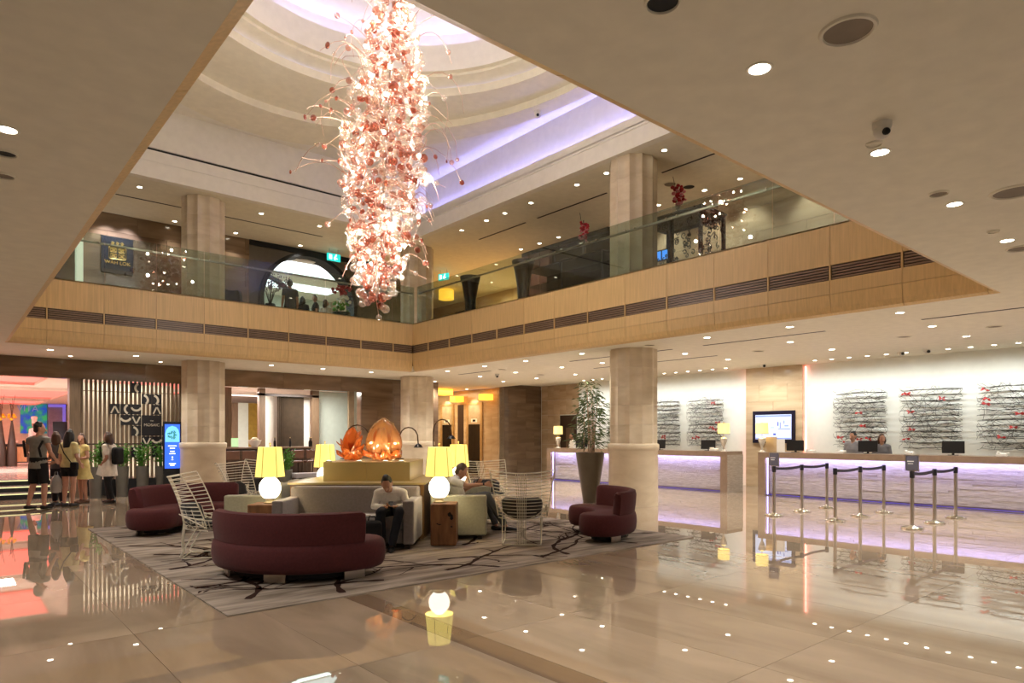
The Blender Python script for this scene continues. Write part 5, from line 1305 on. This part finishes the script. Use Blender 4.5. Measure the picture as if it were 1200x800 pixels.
for nm, m in kinds:
    for k, sc in enumerate(((1, 1, 1), (1, 1, .82), (1, .55, 1))):
        meshes[nm, k] = MB().sphere((0, 0, 0), 1, 14, 9, sc=sc).mesh('glass_bubble', m)
bubbles = []
def zpick():
    while True:
        z = q.uniform(3.5, 10.6)
        if q.random() < (env(z)/.78)**1.25*(.35 if z > 9.2 else 1): return z
for i in range(1050):
    z = zpick(); R = env(z); f = sqrt(q.random()); f = f**.75; a = q.uniform(0, 2*pi); ax, ay = axis(z)
    nm = q.choices(('clear', 'pink', 'coral'), (1.0, .26, .06) if f > .70 else ((.6, .6, .5) if f > .5 else (.15, .5, 1.2)))[0]
    r = q.uniform(.034, .068) if q.random() < .72 else q.uniform(.065, .092)
    bubbles.append((ax+R*f*cos(a), ay+R*f*sin(a), z-10.9, r, nm, q.randrange(3), f))
# the 300 that show largest (outside, towards the entrance) are single parts
vis = sorted(range(len(bubbles)), key=lambda i: -((bubbles[i][6])*bubbles[i][3]*(1.6 if bubbles[i][0]*FX+bubbles[i][1]*FY < 0 else .6)))
single = set(vis[:300]); rest = {n: MB() for n, _ in kinds}
for i, (x, y, z, r, nm, k, f) in enumerate(bubbles):
    if i in single:
        o = link('glass_bubble', meshes[nm, k], chd, (x, y, z), (q.uniform(-.5, .5), q.uniform(-.5, .5), q.uniform(0, 3))); o.scale = (r, r, r)
    else: rest[nm].sphere((x, y, z), r, 10, 7)
for nm, m in kinds: tag(rest[nm].build('inner_bubbles', m, chd), kind='stuff')
# supply wires, curled tendrils with coral tips
wr_ = MB(); ax0 = [(*axis(z), z-10.9) for z in (10.9, 9.5, 8, 6.5, 5, 3.9)]
MB().limb(ax0, .03, n=8).build('spine', M_chrome, chd); MB().lathe([(.45, 0), (.45, -.05), (.4, -.06)][::-1], 28).build('ceiling_rose', M_chrome, chd)
for (x, y, z, r, nm, k, f) in bubbles[::5]:
    ax, ay = axis(min(10.9, z+10.9+.3)); wr_.limb([(ax, ay, min(-.02, z+.3)), (ax+(x-ax)*.6, ay+(y-ay)*.6, z+.12), (x, y, z)], .004, n=4, cap=False)
tag(wr_.build('wires', M_wirec, chd), kind='stuff')
td = MB(); tips = []
for i in range(90):
    z = q.uniform(4.2, 9.8); a = q.uniform(0, 2*pi); ax, ay = axis(z); R = env(z)*.8; ln = q.uniform(.35, .95)*(1 if z > 5.5 else .6); pts = []; cu = q.uniform(-1.2, 1.2)
    for j in range(8):
        t = j/7; a2 = a+cu*t*t; rr_ = R+ln*t; pts.append((ax+rr_*cos(a2), ay+rr_*sin(a2), z-10.9+.25*sin(pi*t)*q.choice((1, 1))-.12*t*t))
    td.limb(pts, [.009-.0007*j for j in range(8)], n=4, cap=False); tips.append(pts)
tag(td.build('tendrils', M_wirec, chd), kind='stuff')
for i, pts in enumerate(tips):
    p = pts[q.choice((4, 5, 6, 7))]; nm = q.choice(('coral', 'clear', 'coral', 'pink')); r = q.uniform(.03, .055); o = link('tip_bubble', meshes[nm, 2 if nm == 'coral' else 0], chd, p, (0, 0, q.uniform(0, 3))); o.scale = (r, r, r)
bm_ = MB().sphere((0, 0, 0), .03, 8, 6).mesh('bulb', M_bulb)
for i in range(60):
    z = q.uniform(4.3, 8.9); a = q.uniform(0, 2*pi); ax, ay = axis(z); R = env(z)*q.uniform(.70, .98)
    link('bulb', bm_, chd, (ax+R*cos(a), ay+R*sin(a), z-10.9))
for z in (8.6, 7.7, 6.8, 5.9, 5.0, 4.3):
    for s in (0, 1, 2):
        l = bpy.data.lights.new('chandelier_lamp', 'POINT'); l.energy = CHAND_W/3; l.color = (1, .93, .84); l.shadow_soft_size = .04
        ax, ay = axis(z); a = z*1.3+s*2.1; R = env(z)+.06; link('chandelier_lamp', l, None, (top[0]+ax+R*cos(a), top[1]+ay+R*sin(a), z))

# ================================================================== PEOPLE
SK = P('skin', '#c4937a', .55, var=.03); SKD = P('skin_tan', '#a97a60', .55, var=.03)
HB = P('black_hair', '#15110f', .45, var=.1); HBR = P('brown_hair', '#4a3020', .45, var=.1); HG = P('grey_brown_hair', '#6b5a4a', .5, var=.1)
def cloth(n, c): return P(n, c, .9, var=.05, scale=14)
def remesh(o, v=.013, it=2):
    m = o.modifiers.new('skin', 'REMESH'); m.mode = 'VOXEL'; m.voxel_size = v; m.use_smooth_shade = True
    s_ = o.modifiers.new('smooth', 'SMOOTH'); s_.factor = .5; s_.iterations = it; return o
V = Vector
def stand(h=1.7, fem=False, **kw):
    k = h/1.7; sw = .165 if not fem else .145
    J = dict(pelvis=(0, 0, .93), waist=(0, .0, 1.06), chest=(0, .01, 1.24), top=(0, 0, 1.37), neck=(0, .01, 1.43), head=(0, .035, 1.575), look=(0, 1, -.05),
             hipL=(.085, 0, .90), kneeL=(.095, .015, .49), ankL=(.10, -.02, .08), hipR=(-.085, 0, .90), kneeR=(-.095, .015, .49), ankR=(-.10, -.02, .08),
             shL=(sw, 0, 1.37), elL=(sw+.05, -.01, 1.10), wrL=(sw+.06, .06, .86), shR=(-sw, 0, 1.37), elR=(-sw-.05, -.01, 1.10), wrR=(-sw-.06, .06, .86), toe=(0, 1, 0))
    J = {a: tuple(c*k for c in b) if a not in ('look', 'toe') else b for a, b in J.items()}; J.update(kw); J['k'] = k; return J
def hand(mb, wr, d, k, out):
    """palm, four curled fingers of unequal length and a thumb from the palm's side"""
    d = V(d).normalized(); out = V(out); out = (out-d*out.dot(d)).normalized(); nrm = d.cross(out)
    wr = V(wr); pc_ = wr+d*.045*k
    mb.limb([wr, pc_, wr+d*.085*k], [.024*k, .036*k, .036*k], [.02*k, .015*k, .012*k], side=out, n=8)
    for i, l in enumerate((.066, .078, .074, .058)):
        b_ = wr+d*.085*k+out*(.028-.019*i)*k; m_ = b_+d*l*.5*k+nrm*.006*k; mb.limb([b_-d*.012*k, m_, b_+d*l*.85*k+nrm*.028*k], [.0095*k, .009*k, .0075*k], n=6)
    b_ = wr+d*.03*k+out*.03*k; mb.limb([b_, b_+d*.03*k+out*.022*k, b_+d*.062*k+out*.026*k+nrm*.01*k], [.012*k, .0105*k, .009*k], n=6)
def person(label, loc, rot, J, skin=SK, hair=HB, hairstyle='short', top=None, sleeve=.55, hem=.86, bottom=None, bottom_to=1.0, skirt=None, shoes=None, fem=False, handdir=None, name='person', belly=0):
    root = thing(name, label, 'person', loc, rot); k = J['k']; b = MB(); P_ = {a: V(c) for a, c in J.items() if a not in ('k', )}
    fx_ = .88 if fem else 1.0
    def torso(mb, g=0, z0=None):
        pts = [P_['pelvis']-(P_['waist']-P_['pelvis'])*.55, P_['pelvis'], P_['waist'], P_['chest'], P_['top'], P_['neck']]
        ra = [.125, .158 if not fem else .165, .135*fx_+belly*.4, .158*fx_, .145*fx_, .06]; rb_ = [.09, .112, .095+belly, .115, .085, .055]
        mb.limb(pts, [r*k+g for r in ra], [r*k+g for r in rb_], side=(1, 0, 0), n=14)
        for s in 'LR': mb.limb([P_['top'].lerp(P_['sh'+s], .3), P_['sh'+s]], [.075*k+g, .056*k+g], n=10)
    torso(b)
    N0 = P_['neck']; H = P_['head']; lk = V(J['look']).normalized(); b.limb([N0-(N0-P_['top'])*.2, N0.lerp(H, .55)], [.055*k, .05*k], n=10)
    up = (H-N0).normalized(); up = (up+V((0, 0, .6))).normalized(); fw = (lk-up*lk.dot(up)).normalized(); rt_ = fw.cross(up)
    hk = k*1.0
    b.limb([H-up*.085*hk+fw*.03*hk, H-up*.05*hk+fw*.022*hk, H, H+up*.055*hk-fw*.004*hk], [.036*hk, .058*hk, .074*hk, .066*hk], [.045*hk, .072*hk, .092*hk, .082*hk], side=rt_, n=14)
    b.limb([H+fw*.088*hk+up*.005*hk, H+fw*.112*hk-up*.028*hk], [.011*hk, .017*hk], n=8)
    for s in (-1, 1): b.limb([H+rt_*s*.074*hk-up*.022*hk-fw*.008*hk, H+rt_*s*.08*hk+up*.02*hk-fw*.014*hk], [.012*hk, .016*hk], [.02*hk, .024*hk], side=rt_, n=8)
    for s in 'LR':
        hp, kn, an = P_['hip'+s], P_['knee'+s], P_['ank'+s]; td_ = V(J.get('toe'+s, J['toe']))
        b.limb([hp, hp.lerp(kn, .5), kn], [.086*k, .072*k, .054*k], n=10); b.limb([kn, kn.lerp(an, .3), kn.lerp(an, .7), an], [.053*k, .056*k, .040*k, .034*k], n=10)
        b.limb([an-td_*.045*k-V((0, 0, .035*k)), an+td_*.06*k-V((0, 0, .045*k)), an+td_*.16*k-V((0, 0, .055*k))], [.034*k, .04*k, .032*k], [.035*k, .03*k, .02*k], side=td_.cross(V((0, 0, 1))), n=10)
        sh, el, wr = P_['sh'+s], P_['el'+s], P_['wr'+s]
        b.limb([sh, sh.lerp(el, .5), el], [.05*k, .044*k, .037*k], n=10); b.limb([el, el.lerp(wr, .35), wr], [.037*k, .037*k, .025*k], n=10)
        hand(b, wr, (J.get('hd'+s) or (wr-el)), k, J.get('ho'+s, (0, 1, 0)))
    body = remesh(b.build('body', skin, root), .0105, 2)
    # face
    e = MB()
    for s in (-1, 1): e.sphere(H+fw*.074*hk+rt_*s*.031*hk+up*.006*hk, .0085*hk, 8, 6)
    e.build('eyes', M_blackm, root)
    e = MB(); e.limb([H+fw*.086*hk-up*.055*hk+rt_*.022*hk, H+fw*.093*hk-up*.055*hk, H+fw*.086*hk-up*.055*hk-rt_*.022*hk], .006*hk, n=6); e.build('mouth', P('lips', '#9a5a50', .5), root)
    # hair
    hb = MB(); c = H+up*.028*hk-fw*.016*hk
    hb.limb([c-up*.05*hk-fw*.034*hk, c-up*.005*hk-fw*.018*hk, c+up*.038*hk-fw*.008*hk, c+up*.064*hk-fw*.004*hk], [.072*hk, .084*hk, .080*hk, .062*hk], [.06*hk, .086*hk, .092*hk, .078*hk], side=rt_, n=14)
    if hairstyle == 'long':
        hb.limb([c-fw*.05*hk, c-fw*.085*hk-up*.12*hk, c-fw*.10*hk-V((0, 0, .30*hk)), c-fw*.085*hk-V((0, 0, .42*hk))], [.08*hk, .088*hk, .085*hk, .05*hk], [.05*hk, .045*hk, .035*hk, .02*hk], side=rt_, n=12)
    if hairstyle in ('bob', 'long'):
        for s in (-1, 1): hb.limb([c+rt_*s*.07*hk, c+rt_*s*.082*hk-up*.09*hk-fw*.01*hk, c+rt_*s*.075*hk-up*(.17 if hairstyle == 'bob' else .2)*hk-fw*.02*hk], [.025*hk, .028*hk, .018*hk], [.05*hk, .05*hk, .03*hk], side=rt_, n=8)
    if hairstyle == 'bob': hb.limb([c-fw*.05*hk, c-fw*.07*hk-up*.10*hk, c-fw*.06*hk-up*.18*hk], [.08*hk, .085*hk, .06*hk], [.04*hk, .04*hk, .025*hk], side=rt_, n=12)
    remesh(hb.build('hair', hair, root), .011, 1)
    # clothes
    if top:
        t_ = MB(); g = .014*k; pel = P_['pelvis']; wst = P_['waist']
        lo = pel-(wst-pel)*((.93-hem)/.13)
        pts = [lo, pel, wst, P_['chest'], P_['top'], P_['top'].lerp(P_['neck'], .55)]
        ra = [.168, .162 if not fem else .17, .140*fx_+belly*.4, .160*fx_, .146*fx_, .085]; rb_ = [.118, .118, .103+belly, .120, .09, .066]
        if hem < .80: ra[0], rb_[0] = .20, .15
        t_.limb(pts, [r*k+g for r in ra], [r*k+g for r in rb_], side=(1, 0, 0), n=16, cap=False)
        for s in 'LR':
            sh, el, wr = P_['sh'+s], P_['el'+s], P_['wr'+s]; t_.limb([P_['top'].lerp(sh, .3), sh], [.076*k+g, .058*k+g], n=10)
            if sleeve <= 1: t_.limb([sh, sh.lerp(el, sleeve*.5), sh.lerp(el, sleeve)], [.053*k+g, .052*k+g, .050*k+g], n=10, cap=False)
            else: t_.limb([sh, el, el.lerp(wr, sleeve-1)], [.052*k+g, .044*k+g, .034*k+g], n=10, cap=False)
        remesh(t_.build('top', top, root), .013, 2)
    if bottom:
        t_ = MB(); g = .012*k; pel = P_['pelvis']; wst = P_['waist']
        t_.limb([pel-(wst-pel)*.5, pel, pel.lerp(wst, .6)], [.135*k+g, .160*k+g, .145*k+g], [.10*k+g, .115*k+g, .10*k+g], side=(1, 0, 0), n=14)
        for s in 'LR':
            hp, kn, an = P_['hip'+s], P_['knee'+s], P_['ank'+s]
            if bottom_to <= .5: t_.limb([hp, hp.lerp(kn, bottom_to), hp.lerp(kn, bottom_to*2)], [.092*k+g, .088*k+g, .078*k+g], n=12, cap=False)
            else: t_.limb([hp, hp.lerp(kn, .5), kn], [.09*k+g, .078*k+g, .062*k+g], n=12); t_.limb([kn, kn.lerp(an, .5), kn.lerp(an, min(1, bottom_to*2-1))], [.060*k+g, .054*k+g, .045*k+g], n=12, cap=False)
        remesh(t_.build('trousers' if bottom_to > .5 else 'shorts', bottom, root), .013, 2)
    if skirt:
        m, zh, rw = skirt; t_ = MB(); pel = P_['pelvis']; n = 22; rings = []
        for t, r in ((0, .14), (.25, .175), (.6, .19), (1, rw)):
            z = pel.z+.1*k+(zh-pel.z-.1*k)*t; rings.append([(pel.x+r*k*(1+.04*t*sin(i*5*2*pi/n))*cos(2*pi*i/n), pel.y+r*k*.8*(1+.04*t*sin(i*5*2*pi/n))*sin(2*pi*i/n), z) for i in range(n)])
        t_.loft(rings); t_.build('skirt', m, root)
    if shoes:
        for s in 'LR':
            an = P_['ank'+s]; td_ = V(J.get('toe'+s, J['toe'])); t_ = MB()
            t_.limb([an-td_*.05*k-V((0, 0, .032*k)), an+td_*.05*k-V((0, 0, .038*k)), an+td_*.17*k-V((0, 0, .050*k))], [.042*k, .048*k, .038*k], [.044*k, .04*k, .028*k], side=td_.cross(V((0, 0, 1))), n=10)
            remesh(t_.build('shoe', shoes, root), .012, 1)
    return root
c_black = cloth('black_cloth', '#151417'); c_grey = cloth('grey_tee', '#8f8c84'); c_yel = cloth('pale_yellow_cloth', '#d8ca92'); c_yel2 = cloth('yellow_dress', '#cdb876'); c_white = cloth('white_cotton', '#f4f0ea'); c_slate = cloth('slate_trousers', '#585a5e'); c_dk = cloth('dark_trousers', '#1b1d26'); c_suit = cloth('grey_suit', '#9a9aa2'); c_shoe = P('black_shoe', '#121113', .4); c_sh2 = P('dark_trainer', '#26262a', .6); c_beige = cloth('beige_tunic', '#e2d7cb')
def strap(root, pts, m=None, w_=.022, nm='strap'): return MB().limb(pts, [w_]*len(pts), [.008]*len(pts), n=8).build(nm, m or c_black, root)
# group by the restaurant
J = stand(1.84, shL=(.20, 0, 1.47), elL=(.31, -.02, 1.21), wrL=(.25, .17, 1.06), shR=(-.20, 0, 1.47), elR=(-.31, .0, 1.2), wrR=(-.24, .18, 1.10), look=(.7, .7, -.15), kneeR=(-.14, .02, .52), ankR=(-.17, -.08, .085), kneeL=(.12, .03, .52), ankL=(.16, -.02, .085))
m1 = person('tall man in grey top and black shorts, seen from behind', (1.58, 17.33, 0), LR-.15, J, SK, HB, 'short', c_grey, .3, .80, c_black, .47, None, c_shoe)
MB().limb([(-.24, -.12, 1.45), (-.18, -.16, 1.3), (-.19, -.12, 1.12)], .03, [.014]*3, n=8).build('pack_strap', c_black, m1); MB().limb([(.22, -.12, 1.45), (.17, -.16, 1.3), (.18, -.12, 1.12)], .03, [.014]*3, n=8).build('pack_strap', c_black, m1)
b = MB(); b.lathe([(.178, .98), (.182, 1.0), (.182, 1.08), (.176, 1.1)], 24, caps=False, sy=.78); b.build('waist_belt', c_black, m1)
J = stand(1.64, True, look=(.2, -1, -.5), wrL=(.16, .2, 1.02), elL=(.21, .02, 1.05), wrR=(-.16, .22, .98), elR=(-.21, .03, 1.05))
person('dark haired woman in grey, half hidden behind the tall man', (2.0, 17.95, 0), LR+pi-.2, J, SKD, HBR, 'bob', cloth('dark_grey_top', '#5a5a60'), .6, .86, c_dk, .97, None, c_sh2, True)
J = stand(1.68, True, look=(-.1, 1, -.1), elL=(.20, -.02, 1.10), wrL=(.17, .12, .95), elR=(-.2, -.01, 1.10), wrR=(-.22, .04, .85))
w3 = person('woman with long black hair, pale yellow top and black shorts', (2.15, 17.5, 0), LR-.1, J, SK, HB, 'long', c_yel, .75, .88, c_black, .27, None, c_sh2, True)
strap(w3, [(-.13, -.10, 1.40), (.0, -.145, 1.18), (.16, -.14, .98)], w_=.012, nm='bag_strap'); bevel(MB().box((.21, -.10, .90), (.16, .10, .17)).build('shoulder_bag', c_black, w3), .03)
J = stand(1.60, True, look=(-.6, .7, -.1), elL=(.20, .0, 1.06), wrL=(.02, .2, 1.06), elR=(-.2, .0, 1.06), wrR=(-.05, .22, 1.02), hdL=(-1, .2, 0), hdR=(1, .1, .1))
w4 = person('woman in yellow dress with folded arms, facing the camera', (2.52, 18.3, 0), LR+pi-.5, J, SK, HBR, 'bob', c_yel2, .35, .86, None, 1, (c_yel2, .56, .26), P('brown_sandal', '#6b4a38', .6), True)
bevel(MB().box((-.02, .20, .82), (.20, .08, .14)).build('hip_bag', c_dk, w4), .03); MB().box((-.10, .17, 1.16), (.13, .03, .2)).build('white_papers', M_card, w4)
J = stand(1.63, True, look=(0, 1, -.1), kneeL=(.08, .10, .47), ankL=(.08, .05, .08), kneeR=(-.08, -.03, .47), ankR=(-.08, -.14, .09), elL=(.18, -.06, 1.06), wrL=(.12, .10, .94), elR=(-.18, -.08, 1.06), wrR=(-.12, .10, .90))
w5 = person('woman in long white tunic and black leggings with black rucksack', (2.95, 17.7, 0), LR+pi/2-.1, J, SKD, HBR, 'bob', c_beige, .8, .66, c_black, .98, None, c_shoe, True)
bevel(MB().box((0, -.21, 1.10), (.27, .16, .40)).build('rucksack', c_black, w5), .06, 3); strap(w5, [(.11, -.12, 1.36), (.12, .02, 1.41), (.115, .135, 1.28), (.12, .10, 1.08)]); strap(w5, [(-.11, -.12, 1.36), (-.12, .02, 1.41), (-.115, .135, 1.28), (-.12, .10, 1.08)])
MB().box((-.14, .10, .76), (.02, .16, .22), Matrix.Rotation(.3, 3, 'X')).build('white_papers', M_card, w5)
pb = thing('plastic_bag', 'white translucent plastic bag hanging between the tall man and the woman in shorts', 'bag', (1.93, 17.62, .30))
MB().lathe([(.02, 0), (.10, .02), (.12, .14), (.10, .30), (.04, .40)], 14, sy=.7).build('bag', glassy('white_plastic', '#dcdad6', .05, .2, .45, '#cfcac4'), pb); MB().tube([(-.03, 0, .38), (-.02, 0, .47), (.02, 0, .47), (.03, 0, .38)], .008, 5).build('handle', MATS['white_plastic'], pb)
# chef behind the buffet
J = stand(1.68, look=(0, 1, -.2)); cf = person('chef in white with tall pale hat behind the buffet', (on_y(41.5, 33), 33.2, .45), LR+pi, J, SKD, HB, 'short', c_white, 1.6, .80, c_dk, 1, None, c_shoe)
MB().lathe([(.085, 1.62), (.09, 1.76), (.115, 1.86), (.09, 1.90), (0, 1.91)], 18, (0, .03, 0)).build('hat', c_white, cf)
# seated young man
k1 = dict(pelvis=(0, 0, .50), waist=(.01, -.01, .58), chest=(.02, .04, .69), top=(.03, .09, .775), neck=(.045, .12, .81), head=(.065, .215, .885), look=(0, .62, -.78),
          hipL=(.085, .02, .50), kneeL=(.13, .42, .52), ankL=(.10, .44, .08), hipR=(-.085, .02, .50), kneeR=(-.12, .42, .52), ankR=(-.03, .50, .08),
          shL=(.20, .08, .755), elL=(.25, .14, .575), wrL=(.06, .30, .575), shR=(-.145, .08, .755), elR=(-.21, .14, .575), wrR=(-.05, .31, .58), toe=(0, 1, 0), hdL=(-.8, .5, .3), hdR=(.8, .5, .3), k=.92)
x, y = rd(-1.68, 9.42)
p1_ = person('young man in white shirt seated on the grey sofa looking at a phone', (x, y, .0), LR+pi+.08, k1, SK, HB, 'short', c_white, 1.85, .90, c_dk, 1, None, c_shoe)
MB().box((.0, .35, .62), (.06, .012, .11), Matrix.Rotation(.9, 3, 'X')).build('phone', M_black, p1_)
MB().limb([(-.02, .155, .765), (.045, .15, .755), (.11, .155, .765)], .016, n=6).build('collar', c_white, p1_)
for s in (-1, 1): MB().box((.04+s*.04, .175, .745), (.06, .012, .035), Matrix.Rotation(s*.6, 3, 'Y')).build('collar_point', c_white, p1_)
x, y = rd(-1.86, 8.86); bg = thing('backpack', 'black backpack with grab handle resting against the young man\'s knee', 'bag', (x, y, .012), LR)
bevel(MB().mm(-.13, -.08, 0, .13, .08, .42).build('body', c_black, bg), .06, 3); bevel(MB().mm(-.10, -.11, .05, .10, -.07, .24).build('pocket', c_black, bg), .02); MB().tube([(-.05, 0, .41), (-.04, 0, .47), (.04, 0, .47), (.05, 0, .41)], .01, 6).build('handle', c_black, bg); MB().box((.03, -.115, .19), (.04, .004, .03)).build('tag', M_card, bg)
for i, (r, d, z) in enumerate(((-2.02, 9.3, .423), (-2.0, 9.2, .428))):
    x, y = rd(r, d); o = thing('newspaper', ('folded white newspaper on the grey sofa beside the young man', 'printed leaflet lying on top of the folded newspaper')[i], 'paper', (x, y, (.438 if i == 0 else .455)), LR+.2*i)
    MB().mm(-.14+.04*i, -.1, 0, .14-.04*i, .1, .014 if i == 0 else .006).build('sheets', M_card, o); MB().mm(-.11+.04*i, -.07, .014 if i == 0 else .006, .05, .0, .0155 if i == 0 else .0075).build('print', M_spk, o)
# grey haired man on the right sofa
k2 = dict(pelvis=(0, -.10, .52), waist=(0, -.15, .63), chest=(0, -.18, .75), top=(0, -.16, .86), neck=(0, -.13, .90), head=(0, -.06, .975), look=(0, .75, -.65),
          hipL=(.09, -.08, .51), kneeL=(.10, .36, .60), ankL=(.06, .66, .10), hipR=(-.09, -.08, .51), kneeR=(-.08, .34, .545), ankR=(-.10, .50, .09),
          shL=(.185, -.16, .83), elL=(.25, .06, .77), wrL=(.20, .32, .79), shR=(-.185, -.16, .83), elR=(-.23, -.03, .66), wrR=(-.13, .15, .76), toe=(0, 1, 0), hdL=(0, 1, -.1), hdR=(.3, .7, .5), k=.97)
x, y = rd(-.76, 10.78)
p2_ = person('grey haired man in white tee shirt and grey trousers, lounging with one arm out', (x, y, 0), LR-pi/2, k2, SK, HG, 'short', c_white, .75, .88, c_slate, .97, None, c_shoe, belly=.035)
MB().lathe([(.030, -.012), (.030, .012)], 14, caps=False).build('wrist_watch', M_black, p2_, (.205, .31, .80), (pi/2, 0, 0)); MB().box((-.10, .20, .83), (.07, .010, .13), Matrix.Rotation(-.5, 3, 'X')).build('phone', M_black, p2_)
# clerks
J = stand(1.66, look=(.2, 1, -.2)); person('clerk in pale grey jacket behind the right counter, left of the pair', (17.9, 7.33, 0), pi/2, J, SK, HB, 'short', c_suit, 1.9, .84, c_dk, 1, None, c_shoe)
J = stand(1.60, True, look=(-.4, 1, -.3)); person('clerk in grey jacket beside the monitor, right of the pair', (17.85, 6.62, 0), pi/2+.3, J, SK, HBR, 'bob', cloth('mid_grey_suit', '#77767c'), 1.9, .84, c_dk, 1, None, c_shoe, True)
J = stand(1.66, look=(-.2, 1, -.5)); person('clerk in white shirt bending over the counter behind the bamboo', (17.85, on_x(671, 17.85), 0), pi/2-.5, J, SKD, HB, 'short', c_white, 1.5, .84, c_dk, 1, None, c_shoe)
# guests upstairs at the gate
J = stand(1.80, look=(0, 1, 0)); person('man in grey shirt standing with his back to the balcony at the round gate', (on_y(340, 20.6), 20.6, ZM), -.1, J, SKD, HB, 'short', cloth('slate_shirt', '#4f5058'), .6, .82, c_black, 1, None, c_shoe)
J = stand(1.60, True, look=(.5, 1, -.1)); person('short woman with black hair and dark jacket inside the round gate', (on_y(355, 21.9), 21.9, ZM), -.4, J, SK, HB, 'long', c_dk, 1.7, .8, c_black, 1, None, c_shoe, True)
J = stand(1.72, look=(-.8, .4, -.1)); person('dark haired man turned sideways inside the round gate', (on_y(370, 21.9), 21.9, ZM), 1.2, J, SK, HB, 'short', c_black, .6, .82, c_dk, 1, None, c_shoe)
J = stand(1.62, True, look=(-.8, -.4, -.1)); person('person in pale top facing the balcony inside the round gate', (on_y(382, 22.0), 22.0, ZM), 2.6, J, SK, HBR, 'bob', c_beige, .7, .82, c_dk, 1, None, c_shoe, True)
